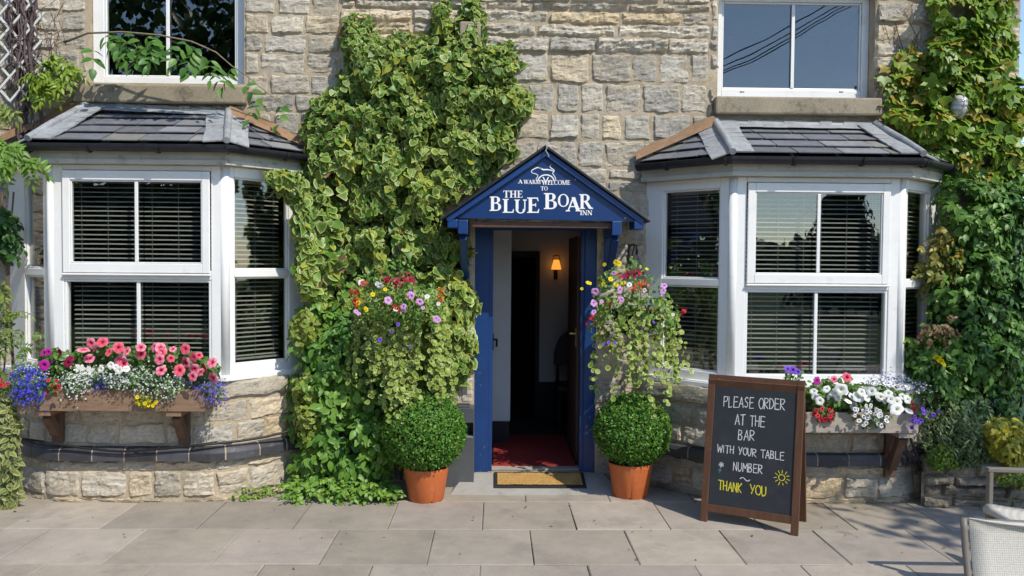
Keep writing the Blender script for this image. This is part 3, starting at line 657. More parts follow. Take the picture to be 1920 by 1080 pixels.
    mb = MB(); mb.lathe([(.030, .055), (.052, -.045), (.050, -.046), (.028, .054)], p, 20); mb.build('lamp_shade', 'shade', s, smooth=True)
    mb = MB(); mb.tube([(p[0], p[1]+.085, p[2]-.10), (p[0], p[1]+.02, p[2]-.12), (p[0], p[1], p[2]-.09), (p[0], p[1], p[2]-.03)], .008); mb.box((p[0]-.02, p[1]+.078, p[2]-.15), (p[0]+.02, p[1]+.089, p[2]-.05))
    for sx in (-1, 1): mb.tube([(p[0]+sx*.032, p[1]-.002, p[2]-.06), (p[0]+sx*.036, p[1]-.002, p[2]+.05), (p[0]+sx*.028, p[1], p[2]+.10)], .004)
    mb.tube([(p[0]-.028, p[1], p[2]+.10), (p[0]+.028, p[1], p[2]+.10)], .005); mb.build('bracket', 'iron', s)
door_and_hall()

# serif capitals on a 1-high grid, as lists of polygons; sign letters are 3 mm thick painted shapes
def G(ch):
    T, t, sf = .19, .075, .055
    R = lambda x0, y0, x1, y1: [(x0, y0), (x1, y0), (x1, y1), (x0, y1)]
    def ser(x, y, wd, up): return [(x-wd/2, y), (x+wd/2, y), (x+wd/2, y+sf*up*.7), (x+.1, y+sf*up*1.6), (x-.1, y+sf*up*1.6), (x-wd/2, y+sf*up*.7)]
    def arc(cx, cy, rx, ry, a0, a1, k=.19, n=18):
        o, i = [], []
        for j in range(n+1):
            a = a0+(a1-a0)*j/n; th = t+(k-t)*abs(math.cos(a))**1.3
            o.append((cx+rx*math.cos(a), cy+ry*math.sin(a))); i.append((cx+(rx-th)*math.cos(a), cy+(ry-max(t, th*.45))*math.sin(a)))
        return [[o[j], o[j+1], i[j+1], i[j]] for j in range(n)]
    def diag(x0, y0, x1, y1, wd): return [(x0-wd/2, y0), (x0+wd/2, y0), (x1+wd/2, y1), (x1-wd/2, y1)]
    st = lambda x, w_=T: [R(x-w_/2, 0, x+w_/2, 1), ser(x, 0, w_+.2, 1), ser(x, 1, w_+.2, -1)]
    h = math.pi/2
    if ch == 'I': return st(.2), .4
    if ch == 'L': return st(.22)+[R(.2, 0, .70, t), [(.62, t), (.70, t), (.72, .27), (.68, .27)]], .74
    if ch == 'T': return [R(.40-T/2, 0, .40+T/2, 1), ser(.4, 0, .42, 1), R(.02, 1-t, .78, 1), [(0, .74), (.045, .74), (.10, 1-t), (.02, 1)], [(.80, .74), (.755, .74), (.70, 1-t), (.78, 1)]], .80
    if ch == 'H': return st(.22)+st(.74)+[R(.3, .47, .66, .47+t)], .96
    if ch == 'E': return st(.22)+[R(.2, 0, .70, t), [(.62, t), (.70, t), (.73, .26), (.69, .26)], R(.2, 1-t, .66, 1), [(.58, 1-t), (.66, 1-t), (.69, .76), (.65, .76)], R(.3, .48, .52, .48+t), R(.50, .40, .545, .64)], .76
    if ch == 'A': return [diag(.10, 0, .44, 1, .09), diag(.74, 0, .43, 1, .22), R(.22, .30, .60, .30+t), ser(.10, 0, .28, 1), ser(.74, 0, .36, 1)], .90
    if ch == 'W': return [diag(.30, 0, .12, 1, .20), diag(.30, 0, .55, 1, .08), diag(.80, 0, .55, 1, .20), diag(.80, 0, 1.02, 1, .08), ser(.12, 1, .34, -1), ser(.55, 1, .30, -1), ser(1.02, 1, .28, -1)], 1.14
    if ch == 'M': return [R(.10, 0, .18, 1), R(.86, 0, 1.05, 1), diag(.52, 0, .18, 1, .20), diag(.52, 0, .90, 1, .09), ser(.14, 0, .26, 1), ser(.955, 0, .36, 1), ser(.12, 1, .22, -1), ser(.98, 1, .26, -1)], 1.14
    if ch == 'N': return [R(.13, 0, .21, 1), R(.75, 0, .83, 1), diag(.79, 0, .17, 1, .22), ser(.17, 0, .26, 1), ser(.79, 1, .26, -1), ser(.12, 1, .2, -1)], .94
    if ch == 'U': return [R(.13, .30, .13+T, 1), R(.71, .30, .71+.08, 1), ser(.225, 1, .38, -1), ser(.75, 1, .28, -1)]+arc(.46, .31, .33, .33, math.pi, 2*math.pi, .17), .94
    if ch == 'B': return st(.22)+arc(.42, .765, .27, .235, -h, h)+arc(.44, .28, .32, .28, -h, h)+[R(.22, 1-t, .43, 1), R(.22, .50, .43, .50+t), R(.22, 0, .45, t)], .82
    if ch == 'R': return st(.22)+arc(.42, .745, .29, .255, -h, h)+[R(.22, 1-t, .43, 1), R(.22, .465, .43, .465+t), diag(.78, 0, .46, .50, .22), ser(.80, 0, .26, 1)], .92
    if ch == 'O': return arc(.46, .5, .44, .52, 0, 2*math.pi, .18, 30), .92
    if ch == 'C': return arc(.46, .5, .44, .52, .75, 2*math.pi-.75, .18, 24)+[R(.74, .70, .79, .98), R(.74, .06, .79, .28)], .86
    return [], .35
def porch():
    YF = -.46
    cn = thing('porch_canopy', None, None, parent=inn)
    P = lambda x, y, Y=YF: at(x, y, Y)
    apex, el, er = P(1023, 276), P(833, 405), P(1211, 409)
    # sign board
    mb = MB(); tri = [P(1023, 288), P(862, 404), P(855, 409), P(1196, 416), P(1190, 409)]
    mb.prism([tri[0], tri[2], tri[3]], (0, .022, 0)); mb.build('sign_board', 'signblue', cn, bevel=.002)
    # barge boards
    for a, b, in ((apex, el), (apex, er)):
        mb = MB(); d = nrm(b-a); n = np.array((-d[2], 0, d[0])); n = n*(-np.sign(n[2])); wd = .056
        p = [a+n*.018, b+n*.018, b+n*(wd), a+np.array((0, 0, -(wd)/abs(d[0])))]
        mb.prism([q+np.array((0, -.028, 0)) for q in p], (0, .026, 0)); mb.build('barge_board', 'blue', cn, bevel=.004)
        mb = MB(); e = d*.035; p = [a+np.array((0, 0, .012)), b+e, b+e+n*.016, a+np.array((0, 0, -.010))]
        mb.prism([q+np.array((0, -.05, 0)) for q in p], (0, .50, 0)); mb.build('roof_panel', 'gutter', cn, bevel=.003)
        mb = MB(); p = [a+np.array((0, -.0, -.0125)), b+n*.0185, b+n*.032, a+np.array((0, 0, -.03))]
        mb.prism([q for q in p], (0, .445, 0)); mb.build('roof_lining', 'brownwood', cn)
    mb = MB(); mb.tube([apex+np.array((0, -.06, .012)), apex+np.array((.006, -.065, -.012)), apex+np.array((-.004, -.064, -.035)), apex+np.array((.012, -.062, -.058)), apex+np.array((.02, -.062, -.075))], .0055, 6); mb.build('lead_flap', 'lead', cn)
    # beams, wall brackets
    zb = P(860, 411)[2]
    for sx, x, bx in ((-1, P(868, 420)[0], 0), (1, P(1156, 420)[0], .085)):
        mb = MB(); mb.box((x-.035, YF-.018, zb-.105), (x+.035, -.002, zb-.004)); mb.build('wall_plate', 'blue', cn, bevel=.006)
        xo = x+sx*.075+bx; mb = MB(); mb.box((xo-.038 if sx > 0 else xo-.034, YF-.022, zb-.062), (xo+.034 if sx > 0 else xo+.038, YF+.20, zb-.002)); mb.build('eaves_block', 'blue', cn, bevel=.006)
        mb = MB(); br_ = []
        a = np.linspace(0, math.pi/2, 10); R0, R1 = .30, .38
        cy, cz = YF+.03, zb-.106-.40
        pts = [(-.03, zb-.106-.40)]+[(YF+.06+.36*(1-math.cos(t)), zb-.106-.40+.40*math.sin(t)) for t in []]
        outer = [(-.004+(YF+.05)*math.sin(t)*.98, zb-.107-.42*(1-(1-math.cos(t)))*1.0) for t in a]
        inner = [(-.004+(YF+.13)*math.sin(t)*.86-.0, zb-.107-.05*math.sin(t)-.33*math.cos(t)) for t in a]
        mb.bar((x, -.035, zb-.44), (x, YF+.06, zb-.12), .050, .06, (0, -.6, -.6)); mb.build('brace', 'blue', cn, bevel=.005)
        mb = MB(); mb.box((x-.030, -.03, zb-.50), (x+.034, -.001, zb-.1065)); mb.build('bracket_post', 'blue', cn, bevel=.004)
    mb = MB(); mb.box((P(885, 420)[0], YF+.03, zb-.055), (P(1155, 420)[0], YF+.10, zb-.012)); mb.build('cross_beam', 'brownwood', cn, bevel=.004)
    # lettering and emblem
    k = [0]
    def put(poly, mb):
        k[0] += 1; off = np.array((0, -.0022-.00012*(k[0] % 12), 0)); q = [np.asarray(p)+off for p in poly]
        mb.prism(q, (0, .004, 0))
    def word(mb, txt, x0, x1, yt, yb, dy=()):
        ws = [G(c) for c in txt]; tot = sum(w_ for _, w_ in ws); x = 0
        for i, (ps, w_) in enumerate(ws):
            for p in ps: put([P(x0+(x+px_)/tot*(x1-x0), yb+(yt-yb)*py_+(dy[i] if dy else 0)) for px_, py_ in p], mb)
            x += w_
    z = lambda x, y: (x/4.8+820, y/4.8+260)
    mb = MB()
    def zw(txt, xa, xb, ya, yb): a = z(xa, ya); b = z(xb, yb); word(mb, txt, a[0], b[0], a[1], b[1])
    for i, c in enumerate('A WARM WELCOME'): pass
    zw('A', 728, 768, 370, 404); zw('WARM', 778, 930, 371, 408); zw('WELCOME', 945, 1197, 374, 415); zw('TO', 930, 994, 430, 466)
    zw('THE', 593, 770, 468, 531)
    for c, a, b, t_, u in (('B', 465, 583, 520, 650), ('L', 582, 692, 543, 667), ('U', 688, 812, 548, 671), ('E', 803, 922, 530, 668), ('B', 953, 1086, 490, 634), ('O', 1082, 1186, 500, 612), ('A', 1160, 1292, 527, 654), ('R', 1272, 1400, 500, 632)): zw(c, a, b, t_, u)
    zw('INN', 1284, 1394, 645, 688)
    mb.build('lettering', 'white', cn)
    mb = MB()
    def stroke(pts, wd):
        pts = [np.array(z(*p)) for p in pts]; wd = np.broadcast_to(np.asarray(wd, float)/4.8, (len(pts),))
        for i in range(len(pts)-1):
            d = nrm(pts[i+1]-pts[i]); n = np.array((-d[1], d[0])); a, b = pts[i]-d*.15, pts[i+1]+d*.15
            put([P(*(a+n*wd[i]/2)), P(*(b+n*wd[i+1]/2)), P(*(b-n*wd[i+1]/2)), P(*(a-n*wd[i]/2))], mb)
    stroke([(860, 312), (846, 300), (852, 284), (868, 274), (880, 268), (905, 258), (930, 268), (955, 280), (985, 278), (1015, 282), (1038, 290)], [5, 6, 7, 8, 8, 11, 14, 13, 11, 9, 8])
    stroke([(860, 312), (885, 316), (905, 330), (902, 345), (888, 362), (892, 378)], 6)
    stroke([(1038, 290), (1050, 296), (1050, 280), (1028, 268), (1012, 252), (1022, 236)], [8, 7, 7, 9, 8, 4]); stroke([(1050, 296), (1036, 312), (1052, 336), (1064, 356), (1066, 376)], 6)
    A = np.linspace(math.pi*.98, .02, 16); stroke([(978+72*math.cos(a), 384-58*math.sin(a)) for a in A], 11)
    stroke([(952, 346), (976, 392), (1000, 346)], 10); stroke([(936, 372), (950, 392)], 7); stroke([(1004, 392), (1020, 372)], 7)
    mb.build('boar_emblem', 'white', cn)
    for x, y in ((935, 181), (665, 356), (1242, 366), (212, 666), (1690, 716)): mb = MB(); p = P(*z(x, y)); mb.lathe([(.001, .004), (.006, .002), (.0065, 0)], (0, 0, 0), 10); mb.v[-1] = np.stack([mb.v[-1][:, 0]+p[0], -mb.v[-1][:, 2]+p[1]-.0008, mb.v[-1][:, 1]+p[2]], 1); mb.build('screw', 'steel', cn)
porch()

# ------------------------------------------------------------------ small objects by the door
RAMP = lambda y: STEP*min(1, max(0, (y+.37)/.37))
def doormat():
    mb = MB(); xa, xb = DOo[0]-.16, DOo[1]+.16
    V = [(xa, -.375, -.02), (xb, -.375, -.02), (xb, -.015, -.02), (xa, -.015, -.02), (xa, -.37, .0045), (xb, -.37, .0045), (xb-.1, -.015, STEP-.002), (xa+.1, -.015, STEP-.002)]
    mb.add(V, [(3, 2, 1, 0), (4, 5, 6, 7), (0, 1, 5, 4), (1, 2, 6, 5), (2, 3, 7, 6), (3, 0, 4, 7)], 0, (.34, .325, .30)); tag(mb.build('doorstep_path', 'paving'), kind='structure')
    p = [at(926, 918, -.27), at(1100, 919, -.27)]; x0, x1 = p[0][0], p[1][0]; y0, y1 = -.272, -.022
    m = thing('doormat', 'brown coir doormat with black rubber edge lying before the open blue door', 'doormat', ((x0+x1)/2, (y0+y1)/2, RAMP((y0+y1)/2)))
    f = lambda x, y, z: (x, y, z+RAMP(y)+.001)
    mb = MB(); e = .026
    for a, b in (((x0, y0), (x1, y0+e)), ((x0, y1-e), (x1, y1)), ((x0, y0+e), (x0+e, y1-e)), ((x1-e, y0+e), (x1, y1-e))): mb.box((a[0], a[1], -.002), (b[0], b[1], .014), 0, (1, 1, 1), f)
    mb.build('rubber_edge', 'rubber', m, bevel=.003)
    mb = MB(); n, k = 60, 30; V = []
    for j in range(k):
        for i in range(n):
            x = x0+e+(x1-x0-2*e)*i/(n-1); y = y0+e+(y1-y0-2*e)*j/(k-1); V.append(f(x, y, .016+.004*mn.noise((x*9, y*9, 1))+.004*abs(math.sin(y*110))+.003*mn.noise((x*60, y*60, 4))))
    mb.add(V, [(j*n+i, j*n+i+1, (j+1)*n+i+1, (j+1)*n+i) for j in range(k-1) for i in range(n-1)]); mb.box((x0+e, y0+e, 0), (x1-e, y1-e, .008), 0, (1, 1, 1), f)
    mb.build('coir_pile', 'coir', m)
doormat()
def ashbin():
    x1 = at(889, 800, -.16)[0]; x0 = x1-.235; zt = at(870, 765, -.16)[2]; y0, y1 = -.17, -.004
    b = thing('litter_bin', 'slim dark grey metal litter bin with a slot, between box ball and blue door frame', 'bin', ((x0+x1)/2, (y0+y1)/2, 0))
    mb = MB(); mb.box((x0, y0, -.01), (x1, y1, zt-.12)); zs0, zs1 = zt-.20, zt-.11
    mb = MB(); sx0, sx1 = at(868, 800, y0)[0]-.055, at(887, 800, y0)[0]; sz1, sz0 = at(878, 793, y0)[2], at(878, 818, y0)[2]
    mb.box((x0, y0, -.01), (x1, y1, sz0)); mb.box((x0, y0, sz1), (x1, y1, zt)); mb.box((x0, y0, sz0+.0002), (sx0, y1, sz1-.0002)); mb.box((sx1, y0, sz0+.0002), (x1, y1, sz1-.0002)); mb.box((sx0+.0002, y1-.02, sz0+.0002), (sx1-.0002, y1, sz1-.0002))
    mb.build('body', 'bin', b, bevel=.004)
    mb = MB(); mb.box((sx0+.002, y0-.003, sz0-.012), (sx1-.002, y0+.03, sz0+.001)); mb.build('slot_lip', 'steel', b, bevel=.001)
    mb = MB(); z = at(868, 762, y0)[2]; mb.box((x0+.02, y0+.02, zt+.0005), (x1-.03, y1-.01, zt+.008)); mb.tube([(x0+.04, y0+.03, zt+.028), (x1-.035, y0+.03, zt+.028)], .007); mb.tube([(x0+.05, y0+.03, zt), (x0+.05, y0+.03, zt+.028)], .006); mb.tube([(x1-.045, y0+.03, zt), (x1-.045, y0+.03, zt+.028)], .006); mb.build('lid', 'bin', b, bevel=.002)
ashbin()
def pot(cx, cy, r0, r1, h, label, turn):
    p = thing('plant_pot', label, 'plant pot', (cx, cy, 0), 'orange plant pots by the door')
    n = 64
    mb = MB(); prof = [(r0*.96, -.002), (r0, .004), (r0+(r1-r0)*.82, h*.80), (r1*.985, h*.86), (r1, h*.90), (r1*1.012, h-.006), (r1*1.0, h), (r1*.955, h-.004), (r1*.93, h*.85)]
    mb.lathe(prof, (cx, cy, 0), n); V = mb.v[-1]
    for i in range(n*2):                                    # foot notches
        a = math.atan2(V[i][1]-cy, V[i][0]-cx)+turn
        if abs(((a*4/(2*math.pi)) % 1)-.5) < .05 and i < n*2: V[i][2] += .014
    mb.build('pot_body', 'terracotta', p, smooth=True)
    mb = MB(); mb.lathe([(0.001, h*.87), (r1*.94, h*.87)], (cx, cy, 0), 32); mb.build('soil', 'soil', p)
pl_ = ground(796, 945); pr_ = ground(1187, 938)
PL = (pl_[0], pl_[1]+.13, .126, .160, .238); PRt = (pr_[0], pr_[1]+.13, .126, .160, .250)
pot(*PL, 'orange plastic pot in full sun holding a clipped box ball beside the grey bin', .4)
pot(*PRt, 'orange plastic pot half in shade holding a clipped box ball by the chalkboard', 1.0)

# ------------------------------------------------------------------ chalkboard
CH = {'P': [[(0, 0), (0, 1), (.5, .95), (.6, .75), (.45, .55), (0, .5)]], 'L': [[(0, 1), (.02, 0), (.5, .03)]], 'E': [[(.55, 1), (0, 1), (0, 0), (.6, 0)], [(0, .52), (.48, .54)]],
      'A': [[(0, 0), (.32, 1), (.65, 0)], [(.12, .36), (.54, .36)]], 'S': [[(.55, .88), (.3, 1), (.05, .8), (.2, .56), (.48, .42), (.5, .14), (.25, 0), (0, .12)]],
      'O': [[(.35+.34*math.cos(a), .5+.5*math.sin(a)) for a in np.linspace(1.6, 1.6+2*math.pi, 16)]], 'R': [[(0, 0), (0, 1), (.45, .98), (.58, .78), (.42, .56), (0, .5), (.6, 0)]],
      'D': [[(0, 0), (0, 1), (.35, .95), (.58, .7), (.58, .35), (.35, .05), (0, 0)]], 'T': [[(0, 1), (.66, 1.02)], [(.33, 1), (.33, 0)]], 'H': [[(0, 0), (0, 1)], [(.55, 0), (.55, 1)], [(0, .5), (.55, .52)]],
      'B': [[(0, 0), (0, 1), (.4, .95), (.45, .72), (.3, .54), (0, .52), (.4, .48), (.55, .25), (.4, .02), (0, 0)]], 'W': [[(0, 1), (.2, 0), (.42, .75), (.62, 0), (.85, 1)]], 'I': [[(.1, 1), (.1, 0)]],
      'Y': [[(0, 1), (.3, .5)], [(.62, 1), (.25, 0)]], 'U': [[(0, 1), (.02, .3), (.2, 0), (.42, .05), (.55, .35), (.56, 1)]], 'N': [[(0, 0), (0, 1), (.55, 0), (.55, 1)]], 'M': [[(0, 0), (.06, 1), (.36, .4), (.64, 1), (.74, 0)]], 'K': [[(0, 0), (0, 1)], [(.5, 1), (.02, .5), (.55, 0)]]}
def chalkboard():
    A, Bq, Cq = ground(1312, 977), ground(1496, 1006), ground(1513, 977)
    d = nrm((Bq-A)*np.array((1, 1, 0))); Wd = np.linalg.norm(Bq-A); n = np.array((-d[1], d[0], 0)); sp = abs((Cq-Bq)@n)
    o = thing('chalkboard', 'A-frame chalkboard asking guests to order at the bar, brown wooden frame', 'chalkboard', (float(A[0]), float(A[1]), 0))
    H = .955; Lh = math.hypot(H, sp/2)
    tl = nrm(np.array((0, 0, H))+n*sp/2); nf = np.cross(d, tl)      # outward normal of the front panel
    if nf@n > 0: nf = -nf
    F = lambda u, v, wv=0.0: A+d*u+tl*v+nf*wv                        # u across, v up the slope, w towards the street
    rw = .046; v0 = .118
    def bx(mb, u0, u1, va, vb, w0, w1, f=F, mi=0): mb.box((u0, w0, va), (u1, w1, vb), mi, (1, 1, 1), lambda x, y, z: f(x, z, y))
    for u0 in (0, Wd-rw): mb = MB(); bx(mb, u0, u0+rw, 0, Lh, -.024, 0); mb.build('leg', 'woodred', o, bevel=.003)
    mb = MB(); bx(mb, rw+.0005, Wd-rw-.0005, Lh-.052, Lh-.001, -.022, -.002); mb.build('top_rail', 'woodred', o, bevel=.003)
    mb = MB(); bx(mb, rw+.0005, Wd-rw-.0005, v0-.05, v0, -.022, -.002); mb.build('bottom_rail', 'woodred', o, bevel=.003)
    bp = MB(); bx(bp, rw-.004, Wd-rw+.004, v0+.0005, Lh-.0525, -.016, -.008); po = bp.build('board_panel', 'chalkboard', o)
    tb = nrm(np.array((0, 0, H))-n*sp/2); nb = np.cross(d, tb); nb = nb if nb@n > 0 else -nb
    A2 = A+n*sp; Bk = lambda u, v, wv=0.0: A2+d*u+tb*v+nb*wv
    for u0 in (0, Wd-rw): mb = MB(); bx(mb, u0, u0+rw, 0, Lh-.03, -.024, 0, Bk); mb.build('leg', 'woodred', o, bevel=.003)
    mb = MB(); bx(mb, rw+.0005, Wd-rw-.0005, v0-.05, v0, -.022, -.002, Bk); mb.build('bottom_rail', 'woodred', o, bevel=.003)
    mb = MB(); bx(mb, rw+.0005, Wd-rw-.0005, Lh-.09, Lh-.031, -.022, -.002, Bk); mb.build('top_rail', 'woodred', o, bevel=.003)
    mb = MB(); bx(mb, rw-.004, Wd-rw+.004, v0+.0005, Lh-.0905, -.016, -.008, Bk); mb.build('board_panel', 'chalkboard', o)
    u0, u1, va, vb = rw, Wd-rw, v0, Lh-.052
    Q = lambda a, b, k: F(u0+(u1-u0)*a, vb-(vb-va)*b, -.0072+.00010*k)
    kk = [0]; asp = (vb-va)/(u1-u0)
    def line(mb, pts, wd, jit=.0025):
        pts = [(p[0]+random.uniform(-jit, jit), p[1]+random.uniform(-jit, jit)) for p in pts]
        for a, b in zip(pts, pts[1:]):
            kk[0] += 1; a = np.array(a); b = np.array(b); e = (b-a)*np.array((1, asp)); L = np.linalg.norm(e); 
            if L < 1e-5: continue
            e = e/L; nn = np.array((-e[1], e[0]/asp*1.0)); nn = np.array((-e[1], e[0]/asp)); ex = np.array((e[0], e[1]/asp))*wd*.35
            w1, w2 = wd*random.uniform(.8, 1.15)/2, wd*random.uniform(.8, 1.15)/2
            p = [a-ex+nn*w1, a-ex-nn*w1, b+ex-nn*w2, b+ex+nn*w2]; mb.add([Q(q[0], q[1], kk[0] % 9) for q in p], [(0, 1, 2, 3)])
    def text(mb, t, a0, a1, ba, bb, slant=0.0, wd=.0100):
        adv = [(.42 if c == 'I' else .98 if c == 'W' else .9 if c == 'M' else .80) if c != ' ' else .6 for c in t]; tot = sum(adv)-.18; x = 0
        for c, ad in zip(t, adv):
            r = random.uniform(-.03, .03)
            for pl in CH.get(c, []): line(mb, [(a0+(x+px_)/tot*(a1-a0), bb+(ba-bb)*(py_+r)+slant*((x+px_)/tot)) for px_, py_ in pl], wd)
            x += ad
    for a_ in (('PLEASE ORDER', .12, .86, .112, .197, -.018), ('AT THE', .275, .64, .250, .333), ('BAR', .325, .52, .372, .452), ('WITH YOUR TABLE', .075, .885, .512, .572, .006, .0095), ('NUMBER', .285, .635, .640, .708, -.006)):
        mb = MB(); text(mb, *a_); mb.build('chalk_lettering', 'chalk', o)
    mb = MB(); line(mb, [(.375+.12*t, .765-.012*math.sin(t*2*math.pi)) for t in np.linspace(0, 1, 9)], .010, .0005); mb.build('chalk_flourish', 'chalk', o)
    mb = MB()
    for k in range(5): a = k*2*math.pi/5+.5; c = np.array((.135, .672)); line(mb, [c+np.array((.032*math.cos(a+s_), .032*math.sin(a+s_)/asp))*f_ for s_, f_ in ((-.5, .0), (-.45, .75), (0, 1), (.45, .75), (.5, 0))], .006, .001)
    mb.build('chalk_flower', 'chalk', o)
    mb = MB(); text(mb, 'THANK', .115, .405, .800, .872, .004, .012); text(mb, 'YOU', .50, .695, .800, .872, .004, .012); mb.build('yellow_lettering', 'chalkyellow', o)
    mb = MB(); c = np.array((.868, .715)); line(mb, [c+np.array((.036*math.cos(a), .036*math.sin(a)/asp)) for a in np.linspace(0, 2*math.pi, 15)], .009, .001)
    for k in range(11): a = k*2*math.pi/11+.2; line(mb, [c+np.array((.060*math.cos(a), .060*math.sin(a)/asp)), c+np.array((.092*math.cos(a), .092*math.sin(a)/asp))], .008, .003)
    mb.build('chalk_sun', 'chalkyellow', o)
    mb = MB(); line(mb, [(.125, .695), (.118, .735)], .008); line(mb, [(.122, .722), (.105, .712)], .012); line(mb, [(.120, .722), (.138, .714)], .012); mb.build('green_chalk_stem', 'chalkgreen', o)
chalkboard()

# ------------------------------------------------------------------ foliage
def tmpl_from(outline, inner=.62, ctr=(0, .45), cup=.12, droop=.18, fold=0.0):
    o = np.array(outline, float); c = np.array(ctr); n = len(o)
    i = c+(o-c)*inner
    xy = np.vstack([c[None], i, o]); w_ = np.concatenate([[0], np.full(n, .15), np.ones(n)])
    r = np.linalg.norm(xy-c, axis=1)
    z = cup*(r**2)*1.6-droop*(xy[:, 1]**2)-fold*np.abs(xy[:, 0])
    F = []
    for k in range(n):
        k2 = (k+1) % n; F += [(0, 1+k, 1+k2), (1+k, 1+n+k, 1+n+k2), (1+k, 1+n+k2, 1+k2)]
    return np.column_stack([xy, z]), w_, np.array(F)
IVY = tmpl_from([(0, .03), (-.30, -.06), (-.52, .18), (-.50, .50), (-.30, .78), (0, 1.0), (.30, .78), (.50, .50), (.52, .18), (.30, -.06)], .74, (0, .42), .14, .20)
IVY2 = tmpl_from([(0, .03), (-.26, -.08), (-.56, .10), (-.42, .36), (-.30, .55), (-.14, .80), (0, 1.08), (.14, .80), (.30, .55), (.42, .36), (.56, .10), (.26, -.08)], .74, (0, .36), .08, .30)
ROUND = tmpl_from([(.5*math.cos(a), .5+.5*math.sin(a)) for a in np.linspace(-math.pi/2, 1.5*math.pi, 9)[:-1]], .60, (0, .5), .20, .05)
LOBED = tmpl_from([(0, .02), (-.26, -.05), (-.58, .22), (-.62, .58), (-.30, .56), (-.16, .72), (0, 1.05), (.16, .72), (.30, .56), (.62, .58), (.58, .22), (.26, -.05)], .55, (0, .38), .10, .22)
def simple(wd=.30, droop=.25, fold=.25, mid=.42):
    xy = np.array([(0, 0), (-wd*.8, mid*.5), (-wd, mid), (-wd*.62, .76), (0, 1), (wd*.62, .76), (wd, mid), (wd*.8, mid*.5), (0, mid), (0, .74)])
    z = -droop*xy[:, 1]**2+fold*np.abs(xy[:, 0]); w_ = np.array([0, .7, 1, 1, .9, 1, 1, .7, 0, .1])
    F = np.array([(0, 8, 1), (1, 8, 2), (2, 8, 9), (2, 9, 3), (3, 9, 4), (4, 9, 5), (5, 9, 6), (6, 9, 8), (6, 8, 7), (7, 8, 0)])
    return np.column_stack([xy, z]), w_, F
OVAL = simple(.30); LANCE = simple(.17, .35, .2); 
TINY = (np.array([(0, 0, 0), (-.32, .5, .08), (0, 1, -.1), (.32, .5, .08)]), np.array([0, .6, 1, .6]), np.array([(0, 3, 1), (1, 3, 2)]))
def leaves(mb, P, Nn, U, size, T, cin, cout=None, curl=1.0, mi=0):
    tv, tw, tf = T; P = np.asarray(P, float); n = len(P)
    if n == 0: return
    Nn = nrm(Nn); X = nrm(np.cross(np.broadcast_to(U, (n, 3)), Nn)); Y = np.cross(Nn, X)
    size = np.broadcast_to(np.asarray(size, float), (n,)); curl = np.broadcast_to(np.asarray(curl, float), (n,))
    cin = np.broadcast_to(np.asarray(cin, float), (n, 3)); cout = cin if cout is None else np.broadcast_to(np.asarray(cout, float), (n, 3))
    k = len(tv)
    V = P[:, None]+size[:, None, None]*(tv[None, :, :1]*X[:, None]+tv[None, :, 1:2]*Y[:, None]+(tv[None, :, 2:]*curl[:, None, None])*Nn[:, None])
    Cc = cin[:, None]*(1-tw[None, :, None])+cout[:, None]*tw[None, :, None]
    F = (tf[None]+(np.arange(n)*k)[:, None, None]).reshape(-1, 3)
    mb.add(V.reshape(-1, 3), F, mi, Cc.reshape(-1, 3))
def rnd(n, s=1.0): return RNG.normal(0, s, (n, 3))
def inpoly(px, py, poly):
    poly = np.asarray(poly, float); ins = np.zeros(len(px), bool); j = len(poly)-1
    for i in range(len(poly)):
        xi, yi = poly[i]; xj, yj = poly[j]
        c = ((yi > py) != (yj > py)) & (px < (xj-xi)*(py-yi)/(yj-yi+1e-9)+xi); ins ^= c; j = i
    return ins
def edgedist(px, py, poly):
    poly = np.asarray(poly, float); D = np.full(len(px), 1e9)
    for i in range(len(poly)):
        a, b = poly[i-1], poly[i]; d = b-a; L = d@d+1e-9
        t = np.clip(((px-a[0])*d[0]+(py-a[1])*d[1])/L, 0, 1); D = np.minimum(D, np.hypot(px-a[0]-t*d[0], py-a[1]-t*d[1]))
    return D
def scatter(poly, n):
    p = np.asarray(poly, float); lo, hi = p.min(0), p.max(0); X, Y = [], []
    while len(X) < n:
        x = RNG.uniform(lo[0], hi[0], 4*n); y = RNG.uniform(lo[1], hi[1], 4*n); k = inpoly(x, y, p); X += list(x[k]); Y += list(y[k])
    return np.array(X[:n]), np.array(Y[:n])
def shell(poly, n, Y0, tmin, tmax, ramp=60, scale=45, seed=3, gaps=0.0, inner=.35):
    """leaf places on and inside a lumpy mass against an upright plane: position, outward normal, depth ratio, noise"""
    px, py = scatter(poly, n)
    def thick(x, y):
        e = np.clip(edgedist(x, y, poly)/ramp, 0, 1); e = np.sqrt(1-(1-e)**2)
        nz = .55*vnoise(x/scale, y/scale, seed)+.30*vnoise(x/scale*2.3, y/scale*2.3, seed+1)+.15*vnoise(x/12, y/12, seed+2)
        return tmin+(tmax-tmin)*e*(.25+1.0*nz), nz
    t, nz = thick(px, py); tx, _ = thick(px+5, py); ty, _ = thick(px, py+5)
    ml = 5*.0041
    N = np.stack([-(tx-t)/ml*.8, -np.ones(n), (ty-t)/ml*.8+.25], 1)
    q = np.where(RNG.random(n) < inner, RNG.uniform(.1, .85, n), RNG.uniform(.82, 1.04, n))
    if gaps:
        keep = vnoise(px/26, py/26, seed+7) > gaps*RNG.uniform(.6, 1.4, n)
        px, py, t, nz, N, q = px[keep], py[keep], t[keep], nz[keep], N[keep], q[keep]
    return atn(px, py, Y0-t*q), nrm(N), q, nz, px, py
def mixcol(a, b, t): t = np.asarray(t)[:, None]; return np.asarray(a)[None]*(1-t)+np.asarray(b)[None]*t
DOWN = np.array((0, 0, -1.0))

